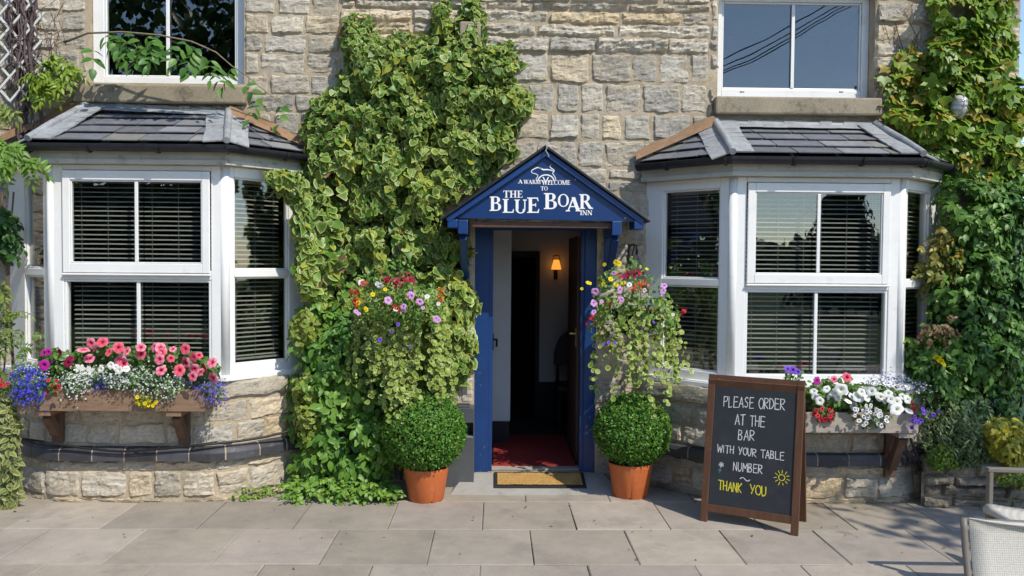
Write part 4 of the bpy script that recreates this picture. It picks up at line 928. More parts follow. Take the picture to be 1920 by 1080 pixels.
def big_ivy():
    o = thing('ivy_plant', 'large variegated ivy with cream-edged leaves climbing the wall between bay and porch', 'ivy', (-.7, -.1, 0))
    poly = [(648, 30), (668, 45), (690, 40), (712, 70), (738, 62), (760, 90), (790, 72), (806, 60), (812, 18), (832, 2), (842, 30), (850, 60), (864, 12), (880, 0), (900, 8), (908, 45), (902, 80), (926, 84), (955, 78), (950, 105), (978, 118), (962, 150), (1004, 180), (992, 212), (972, 232), (962, 262), (976, 282), (948, 300), (918, 326), (872, 360), (828, 392), (842, 425), (880, 445), (878, 490), (868, 520), (893, 548), (897, 575), (880, 600), (892, 640), (884, 690), (850, 735), (760, 740), (690, 690), (640, 600), (590, 560), (560, 530), (556, 480), (575, 440), (560, 400), (575, 360), (562, 320), (572, 270), (562, 232), (585, 205), (576, 186), (612, 176), (632, 140), (652, 128), (640, 80)]
    mb = MB()
    def put(P, N, q, nz, px, py, sz):
        n = len(P); ns = nrm(N*1.0+rnd(n, .55)+np.array((.15, -.1, .40))); U = nrm(DOWN+rnd(n, .55))
        h = vnoise(px/60, py/60, 21); y_ = np.clip((h-.52)*3.2, 0, 1)*RNG.uniform(.4, 1, n)
        cin = mixcol((.046, .130, .020), (.140, .255, .032), RNG.random(n)*.65+.6*y_); cout = mixcol((.42, .50, .12), (.74, .74, .26), RNG.random(n)*.6+.5*y_)
        dead = (RNG.random(n) < .012)[:, None]; plain = (RNG.random(n) < .18)[:, None]; cout = np.where(plain, cin*1.25, cout)
        ynew = (RNG.random(n) < .06+.22*y_)[:, None]; cin = np.where(ynew, np.array((.27, .32, .035)), cin); cout = np.where(ynew, np.array((.42, .42, .07)), cout)
        cin = np.where(dead, np.array((.16, .09, .04)), cin); cout = np.where(dead, np.array((.22, .14, .06)), cout)
        ss = sz*RNG.uniform(.42, 1.3, n)*np.where(py < 260, .84, 1.0); cu = RNG.uniform(.3, 2.3, n); k = RNG.random(n) < .45
        leaves(mb, P[k], ns[k], U[k], ss[k], IVY, cin[k], cout[k], cu[k]); k = ~k; leaves(mb, P[k], ns[k], U[k], ss[k]*1.05, IVY2, cin[k], cout[k], cu[k])
    put(*shell(poly, 15000, -.01, .03, .31, 45, 30, 3, gaps=.27, inner=.30), .057)
    put(*shell(poly, 3600, -.01, .01, .12, 55, 46, 3, inner=.8), .070)
    # shoots at the top with small leaves
    for top in ([(636, 60), (660, 20), (700, 30), (720, 90), (680, 110)], [(805, 70), (815, 5), (845, -10), (855, 70)], [(855, 70), (868, -6), (905, -4), (915, 80)], [(930, 110), (958, 70), (970, 100), (950, 140)], [(700, 90), (740, 55), (790, 60), (800, 110)]):
        put(*shell(top, 150, -.01, .01, .10, 25, 30, 5), .042)
    # the part that laps over the angled face of the bay
    lap = [(498, 322), (530, 315), (575, 340), (580, 420), (592, 470), (590, 560), (560, 545), (552, 500), (562, 455), (548, 420), (556, 390), (534, 365), (512, 345)]
    put(*shell(lap, 620, -.30, .02, .12, 25, 40, 9), .062)
    put(*shell([(495, 320), (560, 322), (575, 345), (540, 352), (508, 340)], 90, -.48, .01, .05, 15, 30, 9), .045)
    put(*shell([(556, 390), (600, 330), (640, 420), (620, 600), (570, 560), (560, 470)], 500, -.16, .02, .18, 25, 40, 8), .066)
    mb.build('foliage', 'leaf', o, smooth=True)
    mb = MB()
    for k in range(16):
        x = random.uniform(600, 860); p = [at(x+random.uniform(-30, 30)*t, 900-760*t, -.03-.03*random.random()) for t in np.linspace(0, 1, 9)]; mb.tube(p, np.linspace(.014, .004, 9), 6, 0, (.10, .075, .05))
    mb.build('stem', 'stem', o, smooth=True)
big_ivy()

def compound(mb, base, dirv, nl, L, lsz, T, cin, cout, normal, sag=.4, wd=.5):
    """a stalk of paired leaflets"""
    base = np.asarray(base, float); d = nrm(dirv); side = nrm(np.cross(d, normal)); P, U, Nn = [], [], []
    for k in range(nl):
        t = (k+1)/nl; p = base+d*L*t+np.array((0, 0, -sag*L*t*t))
        dd = nrm(d+np.array((0, 0, -2*sag*t)))
        if k == nl-1: P.append(p); U.append(dd); Nn.append(normal)
        else:
            for s in (-1, 1): P.append(p); U.append(nrm(dd*wd+side*s)); Nn.append(np.asarray(normal)+side*s*.2)
    n = len(P); Nn = nrm(np.array(Nn)+rnd(n, .18))
    c = mixcol(cin, cout, RNG.random(n))
    leaves(mb, np.array(P), Nn, np.array(U), lsz*RNG.uniform(.75, 1.1, n), T, c, c*1.1)
def compound_mass(poly, n, Y0, tmin, tmax, nl, L, lsz, T, ca, cb, seed, name, parent, ramp=40, scale=40, gaps=0.0, inner=.3, sag=.4, spread=.9):
    mb = MB(); P, N, q, nz, px, py = shell(poly, n, Y0, tmin, tmax, ramp, scale, seed, gaps, inner)
    for i in range(len(P)):
        h = float(vnoise(np.array([px[i]/50]), np.array([py[i]/50]), seed+11)[0]); c = np.array(ca)*(1-h)+np.array(cb)*h
        dv = nrm(N[i]*.45+np.array((RNG.normal(0, spread), RNG.normal(0, .3), RNG.normal(-.15, .6))))
        nn = nrm(N[i]+np.array((.1, -.2, .7))+RNG.normal(0, .25, 3))
        compound(mb, P[i], dv, nl, L*RNG.uniform(.7, 1.2), lsz, T, c, c*RNG.uniform(1.0, 1.45), nn, sag)
    return mb.build(name, 'leaf', parent, smooth=True)
def climber_left_of_baskets():
    o = thing('climbing_plant', 'bright green leafy climber below the big ivy, left of the hanging basket', 'climbing plant', (-1.3, -.2, 0))
    poly = [(598, 545), (640, 528), (665, 560), (690, 620), (720, 700), (740, 800), (735, 880), (700, 905), (640, 912), (590, 905), (555, 880), (560, 830), (546, 800), (560, 760), (548, 720), (566, 690), (552, 650), (575, 620), (550, 600), (585, 575)]
    compound_mass(poly, 620, -.10, .03, .34, 3, .075, .075, OVAL, (.055, .15, .022), (.16, .29, .04), 31, 'foliage', o, 40, 38, inner=.35)
    y = [(545, 600), (575, 570), (600, 600), (590, 650), (560, 660), (545, 635)]
    for pl, n, Y0 in ((y, 170, -.30), ([(548, 718), (575, 690), (600, 720), (605, 790), (580, 850), (552, 800)], 260, -.33)):
        mb = MB(); P, N, q, nz, px, py = shell(pl, n, Y0, .02, .14, 25, 25, 4); k = len(P)
        leaves(mb, P, nrm(N+rnd(k, .4)+np.array((.1, 0, .4))), nrm(DOWN+rnd(k, .6)), .036*RNG.uniform(.7, 1.2, k), IVY, mixcol((.10, .18, .02), (.22, .30, .03), RNG.random(k)), mixcol((.30, .34, .06), (.45, .46, .14), RNG.random(k)))
        mb.build('young_shoot', 'leaf', o, smooth=True)
    # clump of low herbs at its foot
    h = thing('herb_clump', 'low fresh green feathery herbs growing at the foot of the climbing plant', 'herb clump', (-1.2, -.6, 0))
    mb = MB(); 
    for k in range(240):
        a, b = RNG.uniform(0, 1), RNG.uniform(0, 1)**.8; c = ground(548+190*a, 944-26*b*(1-.2*a)); c[2] = RNG.uniform(.01, .15)*(1-.4*abs(a-.45)*2)
        compound(mb, c, nrm(np.array((RNG.normal(0, .8), RNG.normal(-.5, .6), RNG.uniform(.1, .9)))), 4, .085, .040, OVAL, (.10, .22, .03), (.22, .36, .06), nrm(np.array((0, -.35, 1))+RNG.normal(0, .3, 3)), .5)
    for k in range(16):
        c = ground(700+RNG.uniform(-30, 48), 942+RNG.uniform(-14, 3)); n = 7; an = RNG.uniform(0, 6.28, n)
        leaves(mb, np.tile(c+np.array((0, 0, .03)), (n, 1)), nrm(np.column_stack([-np.cos(an)*.5, -np.sin(an)*.5, np.ones(n)])), np.column_stack([np.cos(an), np.sin(an), np.full(n, .5)]), .10, LANCE, (.12, .22, .08), (.17, .28, .11))
    mb.build('foliage', 'leaf', h, smooth=True)
    w_ = thing('weed_tuft', 'small green weeds sprouting from the paving joint beside the rounded bay base', 'weed', (-1.7, -.5, 0))
    mb = MB()
    for k in range(34):
        a = RNG.uniform(0, 1); c = ground(440+100*a, 941-16*a+RNG.uniform(-4, 2)); c[2] = RNG.uniform(0, .05+.03*a)
        compound(mb, c, nrm(RNG.normal(0, 1, 3)*np.array((1, .6, .6))+np.array((0, -.2, .6))), 3, .05, .030, OVAL, (.12, .22, .03), (.22, .32, .05), nrm(np.array((0, -.4, 1))+RNG.normal(0, .3, 3)))
    mb.build('foliage', 'leaf', w_, smooth=True)
climber_left_of_baskets()

# ------------------------------------------------------------------ flowers
def petunia_mesh(name, thr, mid, rim, vein):
    mb = MB(); n = 20; V = [(0, 0, -.55)]; Cc = [thr]
    rings = [(.10, -.40, thr), (.22, -.10, mid), (.60, .02, None), (1.0, .0, None)]
    for ri, (r, z, c) in enumerate(rings):
        for k in range(n):
            a = 2*math.pi*k/n; lob = 1-.14*(.5-.5*math.cos(5*a+math.pi))**2*(1 if ri == 3 else .3); v = .5+.5*math.cos(5*a)
            rr = r*lob; zz = z+(.07*math.sin(10*a)+.04*math.sin(3*a+1) if ri == 3 else 0)-(.10 if ri == 3 else 0)
            V.append((rr*math.cos(a), rr*math.sin(a), zz))
            col = c if c is not None else tuple(np.array(rim)*(1-(.75 if ri == 2 else .18)*v)+np.array(vein)*(.75 if ri == 2 else .18)*v)
            Cc.append(col)
    F = [(0, 1+k, 1+(k+1) % n) for k in range(n)]+[(1+r*n+k, 1+(r+1)*n+k, 1+(r+1)*n+(k+1) % n) for r in range(3) for k in range(n)]+[(1+r*n+k, 1+(r+1)*n+(k+1) % n, 1+r*n+(k+1) % n) for r in range(3) for k in range(n)]
    mb.add(np.array(V), np.array([f for f in F]), 0, np.array(Cc)); o = mb.build(name, 'petal', smooth=True); me = o.data
    C.objects.unlink(o); bpy.data.objects.remove(o); return me
PET = {'pink': petunia_mesh('petunia_bloom', (.42, .01, .05), (.62, .03, .11), (.84, .33, .42), (.60, .04, .12)),
       'rose': petunia_mesh('petunia_bloom', (.35, .01, .04), (.60, .03, .08), (.74, .16, .22), (.58, .04, .10)),
       'magenta': petunia_mesh('petunia_bloom', (.10, .002, .06), (.30, .01, .18), (.50, .03, .33), (.36, .01, .22)),
       'wine': petunia_mesh('petunia_bloom', (.04, .002, .01), (.15, .003, .03), (.26, .008, .055), (.14, .003, .03)),
       'white': petunia_mesh('petunia_bloom', (.55, .60, .30), (.74, .76, .62), (.80, .80, .79), (.74, .75, .73)),
       'purple': petunia_mesh('petunia_bloom', (.06, .02, .20), (.12, .04, .36), (.22, .10, .58), (.12, .05, .40)),
       'red': petunia_mesh('petunia_bloom', (.20, .004, .01), (.40, .01, .02), (.58, .04, .06), (.42, .01, .03)),
       'yellow': petunia_mesh('petunia_bloom', (.50, .20, .01), (.66, .48, .01), (.76, .62, .02), (.70, .50, .01)),
       'eyed': petunia_mesh('petunia_bloom', (.03, .004, .03), (.20, .10, .18), (.78, .78, .76), (.72, .70, .72)),
       'lilac': petunia_mesh('petunia_bloom', (.36, .08, .36), (.56, .24, .56), (.66, .40, .68), (.48, .14, .48))}
def blooms(parent, pts, kind, size, Y, face=(0, -1, .25), sp=.35, name='bloom'):
    root = np.array(rootloc(parent))
    for k, pt in enumerate(pts):
        px, py = pt[0], pt[1]; sc = pt[2] if len(pt) > 2 else 1.0
        yy = Y[k] if hasattr(Y, '__len__') else Y+RNG.uniform(-.05, .05)
        P = at(px, py, yy); n = nrm(np.array(face)+RNG.normal(0, sp, 3)); q = Vector(n).to_track_quat('Z', 'Y')
        me = PET[kind[k % len(kind)] if isinstance(kind, (list, tuple)) else kind]
        o = bpy.data.objects.new(name, me); C.objects.link(o); o.parent = parent
        o.location = Vector(P-root); o.rotation_euler = (q @ Vector((0, 0, 1)).rotation_difference(Vector((0, 0, 1)))).to_euler(); s_ = size*.5*sc*RNG.uniform(.72, 1.15); o.scale = (s_, s_*RNG.uniform(.80, 1.0), s_*RNG.uniform(.7, 1.5))
        o.rotation_euler.rotate_axis('Z', RNG.uniform(0, 6.28))
STAR = (np.array([(0, 0, 0)]+[(r*math.cos(a), r*math.sin(a), .12 if i % 2 else 0) for i, (a, r) in enumerate(zip(np.linspace(0, 2*math.pi, 11)[:-1], [.5, .30]*5))]), np.array([0]+[1, .8]*5), np.array([(0, 1+k, 1+(k+1) % 10) for k in range(10)]))
def tinyflowers(mb, P, size, cin, cout, N=(0, -1, .4), sp=.5):
    n = len(P); leaves(mb, P, nrm(np.array(N)[None]+rnd(n, sp)), rnd(n), size*RNG.uniform(.7, 1.25, n), STAR, cin, cout)
def greens(name, parent, poly, n, Y0, tmax, sz, T=OVAL, ca=(.05, .12, .02), cb=(.12, .22, .04), seed=5, cout=None, tmin=.01, up=.5, ramp=18, scale=18, U0=DOWN, us=.9):
    mb = MB(); P, N, q, nz, px, py = shell(poly, n, Y0, tmin, tmax, ramp, scale, seed); k = len(P)
    c = mixcol(ca, cb, RNG.random(k)); leaves(mb, P, nrm(N+rnd(k, .5)+np.array((.1, -.2, up))), nrm(U0+rnd(k, us)), sz*RNG.uniform(.6, 1.2, k), T, c, c*1.25 if cout is None else np.array(cout))
    return mb.build(name, 'leaf', parent, smooth=True)
def specks(name, parent, poly, n, Y0, tmax, sz, cols, seed=6, sp=.5, ramp=14):
    mb = MB(); P, N, q, nz, px, py = shell(poly, n, Y0, .02, tmax, ramp, 16, seed, inner=.08); k = len(P)
    P = P+rnd(k, .014)+rnd(k, .035)*(RNG.random(k) < .22)[:, None]; c = np.array(cols)[RNG.integers(0, len(cols), k)]*RNG.uniform(.7, 1.15, (k, 1)); leaves(mb, P, nrm(N+rnd(k, sp)+np.array((.1, -.2, .4))), rnd(k), sz*RNG.uniform(.7, 1.2, k), STAR, c*.9, c)
    o = mb.build(name, 'petal', parent, smooth=False); o['kind'] = 'stuff'; return o
z7 = lambda x, y: (x/4.153, y/4.153+600)
z8 = lambda x, y: (x/3.6+1460, y/3.6+660)

def window_box(xl, xr, yf, yb, z0, z1, m, brk, label):
    o = thing('window_box', label, 'window box', ((xl+xr)/2, (yf+yb)/2, z0)); t = .022
    for (a, b) in (((xl, yf, z0), (xr, yf+t, z1)), ): mb = MB(); mb.box(a, b); mb.build('front_board', m, o, bevel=.003)
    for x in (xl, xr-t): mb = MB(); mb.box((x, yf+t+.0005, z0), (x+t, yb, z1)); mb.build('end_board', m, o, bevel=.003)
    mb = MB(); mb.box((xl+t, yf+t+.001, z0+.001), (xr-t, yb, z0+t)); mb.build('base_board', m, o); mb = MB(); mb.box((xl+t+.001, yf+t+.001, z0+t+.001), (xr-t-.001, yb-.002, z1-.03)); mb.build('soil', 'soil', o)
    for x, ybk, zl in brk:
        b = thing('bracket', None, None, parent=o)
        mb = MB(); mb.box((x-.035, ybk-.045, zl), (x+.035, ybk, z0-.037)); mb.build('upright', 'bracketwood', b, bevel=.003)
        mb = MB(); mb.box((x-.05, yf+.01, z0-.036), (x+.05, ybk, z0-.0015)); mb.build('arm', m, b, bevel=.003)
        mb = MB(); mb.bar((x, ybk-.05, zl+.07), (x, yf+.075, z0-.045), .055, .06, (0, -.7, -.7)); mb.build('brace', 'bracketwood', b, bevel=.003)
    return o
YF_L, YB_L = -.80, -.575
xl, xr = at(32, 760, YF_L)[0], at(383, 772, YF_L)[0]; zb_, zt_ = at(383, 772, YF_L)[2], at(300, 731, YF_L)[2]
window_box(xl, xr, YF_L, YB_L, zb_, zt_, 'boxwood', [(at(108, 800, -.6)[0], -.568, at(115, 830, -.6)[2]), (at(345, 800, -.6)[0], -.568, at(345, 834, -.6)[2])], 'brown timber window box on two wooden brackets, overflowing with pink petunias')
def left_box_plants():
    L = thing('lobelia_plant', 'bright blue lobelia spilling over the far end of the brown window box', 'lobelia', tuple(at(50, 730, -.8)))
    pl = [z7(*p) for p in ((80, 400), (180, 350), (280, 380), (345, 440), (350, 560), (330, 640), (240, 655), (130, 640), (85, 540))]
    greens('foliage', L, pl, 260, -.74, .14, .024, OVAL, (.04, .10, .03), (.08, .17, .05)); specks('blossom', L, pl, 520, -.76, .15, .016, [(.05, .07, .55), (.09, .11, .68), (.16, .17, .72), (.04, .05, .42)])
    A = thing('alyssum_plant', 'small white alyssum above the bright blue lobelia in the brown window box', 'alyssum', tuple(at(60, 700, -.75)))
    pl = [z7(*p) for p in ((120, 350), (220, 320), (320, 350), (370, 420), (340, 470), (240, 430), (130, 410))]
    greens('foliage', A, pl, 160, -.70, .12, .022, OVAL, (.06, .14, .03), (.13, .22, .06)); specks('blossom', A, pl, 120, -.70, .16, .014, [(.72, .74, .70), (.62, .66, .66)])
    Rr = thing('calibrachoa_plant', 'little red calibrachoa between blue lobelia and white alyssum on the brown box', 'calibrachoa', tuple(at(95, 725, -.82)))
    pl = [z7(*p) for p in ((340, 470), (400, 450), (465, 470), (460, 580), (390, 585), (345, 540))]
    greens('foliage', Rr, pl, 110, -.76, .10, .026); blooms(Rr, [z7(*p) for p in ((375, 470), (440, 475), (405, 510), (430, 550), (370, 565), (455, 520))], 'red', .034, -.87)
    R2 = thing('verbena_plant', 'coral red verbena beside the trellis end of the brown window box', 'verbena', tuple(at(5, 720, -.75)))
    greens('foliage', R2, [(-8, 705), (15, 700), (22, 725), (5, 745), (-8, 735)], 60, -.72, .08, .025); blooms(R2, [(3, 712), (14, 718), (8, 724), (20, 700), (1, 722)], 'red', .034, -.80)
    Mg = thing('petunia_plant', 'magenta and wine petunias at the trellis end of the brown window box', 'petunia', tuple(at(95, 690, -.70)), 'petunias in the window boxes')
    pl = [z7(*p) for p in ((300, 250), (380, 220), (470, 210), (580, 300), (590, 400), (480, 440), (330, 420))]
    greens('foliage', Mg, pl, 330, -.66, .14, .042); blooms(Mg, [z7(*p) for p in ((345, 258), (388, 312), (342, 352), (375, 250))], 'magenta', .070, -.80); blooms(Mg, [z7(*p) for p in ((462, 250), (530, 332), (545, 300))], 'wine', .068, -.80)
    W1 = thing('alyssum_plant', 'white alyssum tumbling over the brown box between red and blue flowers', 'alyssum', tuple(at(130, 730, -.82)))
    pl = [z7(*p) for p in ((470, 440), (560, 390), (680, 400), (720, 470), (690, 540), (620, 600), (520, 605), (470, 540))]
    greens('foliage', W1, pl, 230, -.74, .13, .024, OVAL, (.06, .14, .03), (.13, .23, .06)); specks('blossom', W1, pl, 250, -.76, .14, .0145, [(.74, .75, .71), (.66, .70, .64)])
    Bl = thing('lobelia_plant', 'small tuft of violet blue lobelia in the middle of the brown box', 'lobelia', tuple(at(190, 715, -.8)))
    pl = [z7(*p) for p in ((735, 470), (790, 450), (860, 460), (850, 515), (760, 520))]
    greens('foliage', Bl, pl, 70, -.76, .08, .022); specks('blossom', Bl, pl, 90, -.77, .09, .017, [(.09, .09, .50), (.05, .06, .40), (.2, .16, .6)])
    W2 = thing('alyssum_plant', 'broad drift of tiny white alyssum under the pink petunias', 'alyssum', tuple(at(270, 720, -.82)))
    pl = [z7(*p) for p in ((700, 400), (820, 360), (960, 380), (1080, 340), (1210, 350), (1300, 440), (1420, 480), (1440, 540), (1390, 600), (1280, 640), (1180, 620), (1120, 580), (1040, 555), (940, 550), (840, 530), (720, 460))]
    greens('foliage', W2, pl, 750, -.72, .16, .026, OVAL, (.06, .15, .03), (.14, .25, .06)); specks('blossom', W2, pl, 560, -.74, .17, .0145, [(.74, .75, .71), (.68, .72, .66), (.6, .66, .56)])
    Pk = thing('petunia_plant', 'mass of pink petunias with deep pink throats in the brown window box', 'petunia', tuple(at(260, 690, -.72)), 'petunias in the window boxes')
    pl = [z7(*p) for p in ((560, 260), (640, 200), (820, 170), (960, 210), (1100, 190), (1260, 200), (1460, 200), (1560, 270), (1680, 320), (1720, 380), (1650, 480), (1480, 470), (1380, 420), (1180, 420), (1000, 400), (860, 340), (640, 340))]
    greens('foliage', Pk, pl, 1150, -.66, .17, .044, OVAL, (.045, .11, .02), (.11, .21, .035))
    pts = [(705, 182), (795, 172), (650, 228), (750, 224), (845, 247), (692, 297), (925, 215), (985, 243), (935, 318), (965, 340, .8), (1095, 212), (1095, 262), (1200, 212), (1255, 222), (1250, 255), (1345, 225, .7), (1440, 226, 1.1), (1240, 307), (1255, 392, 1.15), (1332, 300, .7), (1440, 335), (1395, 390), (1512, 383), (1497, 442, 1.15), (1602, 372), (1562, 410), (1505, 292), (1650, 330), (1655, 452), (1550, 275, .9)]
    blooms(Pk, [(*z7(p[0], p[1]), p[2] if len(p) > 2 else 1.0) for p in pts], ['pink', 'rose', 'pink', 'pink', 'rose'], .084, -.86, (.05, -1, .2), .48)
    Wp = thing('petunia_plant', 'few small white petunias tucked under the pink ones in the brown box', 'petunia', tuple(at(200, 690, -.8)), 'petunias in the window boxes')
    greens('foliage', Wp, [z7(*p) for p in ((740, 360), (1020, 350), (1010, 410), (760, 420))], 90, -.78, .08, .032); blooms(Wp, [z7(*p) for p in ((782, 385), (900, 366), (985, 380), (860, 352), (925, 390))], 'white', .055, -.90)
    Yl = thing('calibrachoa_plant', 'garland of small yellow calibrachoa hanging over the front of the brown box', 'calibrachoa', tuple(at(272, 750, -.85)))
    greens('foliage', Yl, [z7(*p) for p in ((1060, 590), (1130, 570), (1220, 600), (1210, 660), (1140, 670), (1060, 640))], 60, -.81, .05, .024, OVAL, (.10, .16, .02), (.2, .24, .04))
    blooms(Yl, [z7(*p) for p in ((1068, 602), (1062, 632), (1080, 655), (1105, 668), (1130, 676), (1155, 668), (1172, 655), (1205, 650), (1188, 668), (1150, 605), (1160, 630), (1128, 650), (1100, 640), (1215, 635))], 'yellow', .030, -.85)
    Vi = thing('lobelia_plant', 'airy violet lobelia trailing off the ivy end of the brown window box', 'lobelia', tuple(at(400, 730, -.75)))
    pl = [z7(*p) for p in ((1500, 500), (1620, 460), (1730, 480), (1760, 560), (1720, 680), (1600, 660), (1520, 640))]
    greens('foliage', Vi, pl, 210, -.70, .14, .020, OVAL, (.05, .11, .04), (.10, .17, .06)); specks('blossom', Vi, pl, 230, -.70, .18, .017, [(.14, .13, .55), (.22, .18, .62), (.10, .10, .46)])
left_box_plants()
YF_R, YB_R = -.83, -.57
xl, xr = at(1345, 800, YF_R)[0], at(1722, 812, YF_R)[0]; zb_, zt_ = at(1620, 812, YF_R)[2], at(1620, 774, YF_R)[2]
window_box(xl, xr, YF_R, YB_R, zb_, zt_, 'greywood', [(at(1672, 840, -.62)[0], -.568, at(1670, 896, -.62)[2]), (at(1400, 840, -.62)[0], -.568, at(1400, 890, -.62)[2])], 'silvery weathered window box of white petunias behind the chalkboard')
def right_box_plants():
    W = thing('petunia_plant', 'large white petunias filling the silvery window box behind the chalkboard', 'petunia', tuple(at(1600, 750, -.8)), 'petunias in the window boxes')
    pl = [z8(*p) for p in ((150, 260), (300, 210), (480, 215), (700, 220), (900, 280), (910, 400), (800, 430), (640, 380), (480, 400), (300, 370), (160, 340))]
    greens('foliage', W, pl, 950, -.70, .16, .044)
    pts = [(235, 262), (278, 330), (245, 300), (325, 250), (355, 310), (420, 252, 1.15), (400, 305), (440, 265), (470, 330), (505, 365, 1.1), (540, 300, 1.1), (560, 270), (600, 310), (655, 268), (690, 305), (740, 280), (760, 320, 1.1), (800, 335, 1.2), (800, 385, 1.25), (770, 370), (872, 320), (880, 395), (835, 300), (715, 320), (625, 265), (500, 300), (380, 275)]
    blooms(W, [(*z8(p[0], p[1]), p[2] if len(p) > 2 else 1.0) for p in pts], 'white', .072, -.89, (.05, -1, .3), .35)
    Pk = thing('petunia_plant', 'two pink petunia blooms above the white ones beside the chalkboard', 'petunia', tuple(at(1575, 710, -.75)), 'petunias in the window boxes')
    greens('foliage', Pk, [z8(*p) for p in ((230, 180), (480, 160), (490, 220), (250, 230))], 90, -.70, .08, .034); blooms(Pk, [z8(*p) for p in ((375, 185), (462, 170), (262, 195), (340, 282))], ['pink', 'rose', 'magenta', 'wine'], .062, -.82)
    Pu = thing('petunia_plant', 'violet petunia blooms peeping over the top of the chalkboard', 'petunia', tuple(at(1490, 700, -.75)), 'petunias in the window boxes')
    greens('foliage', Pu, [(1472, 692), (1508, 692), (1520, 740), (1466, 740)], 110, -.68, .10, .036); blooms(Pu, [(1487, 694), (1496, 697), (1478, 692)], 'purple', .055, -.80)
    Rd = thing('calibrachoa_plant', 'red calibrachoa clump spilling over the silvery box beside the chalkboard edge', 'calibrachoa', tuple(at(1550, 775, -.85)))
    pl = [z8(*p) for p in ((230, 380), (310, 350), (385, 380), (380, 450), (310, 470), (240, 440))]
    greens('foliage', Rd, pl, 130, -.80, .09, .026); blooms(Rd, [z8(*p) for p in ((255, 395), (265, 430), (295, 385), (300, 415), (325, 450), (350, 435), (370, 410), (345, 395), (310, 460), (285, 455), (335, 372), (360, 455), (245, 420))], 'red', .036, -.90)
    Ey = thing('calibrachoa_plant', 'small white calibrachoa with dark eyes cascading over the silvery box front', 'calibrachoa', tuple(at(1640, 780, -.88)))
    pl = [z8(*p) for p in ((470, 390), (600, 350), (700, 380), (760, 420), (720, 500), (620, 515), (560, 500), (500, 440))]
    greens('foliage', Ey, pl, 180, -.82, .08, .026); pts = [(540+random.uniform(-60, 200), 430+random.uniform(-70, 75)) for _ in range(60)]; pts = [p for p in pts if inpoly(np.array([p[0]/3.6+1460]), np.array([p[1]/3.6+660]), pl)[0]]
    blooms(Ey, [z8(*p) for p in pts[:40]+[(575, 495), (570, 410), (620, 375), (630, 455), (690, 430)]], 'eyed', .034, -.92)
    Vi = thing('calibrachoa_plant', 'deep violet calibrachoa trailing off the garden end of the silvery box', 'calibrachoa', tuple(at(1725, 780, -.85)))
    pl = [z8(*p) for p in ((880, 380), (960, 350), (1060, 390), (1050, 450), (960, 500), (890, 520))]
    greens('foliage', Vi, pl, 150, -.76, .12, .024); blooms(Vi, [z8(*p) for p in ((920, 435), (905, 462), (925, 470), (960, 465), (945, 475), (980, 410), (1005, 402), (975, 372), (1045, 425), (1085, 405), (900, 510), (975, 385), (970, 425), (1030, 440), (935, 452))], 'purple', .034, -.88)
    blooms(Vi, [z8(*p) for p in ((918, 392), (905, 355), (930, 370))], 'red', .034, -.88)
    Lo = thing('lobelia_plant', 'airy white and pale violet lobelia sprays at the back of the silvery box', 'lobelia', tuple(at(1680, 715, -.7)))
    pl = [z8(*p) for p in ((560, 200), (700, 150), (760, 120), (850, 170), (960, 230), (1050, 250), (1060, 270), (940, 270), (800, 240), (640, 240))]
    greens('foliage', Lo, pl, 170, -.62, .14, .016, LANCE, (.07, .12, .06), (.14, .2, .10)); specks('blossom', Lo, pl, 240, -.64, .18, .016, [(.66, .66, .72), (.74, .74, .74), (.30, .27, .60), (.24, .20, .52)])
right_box_plants()

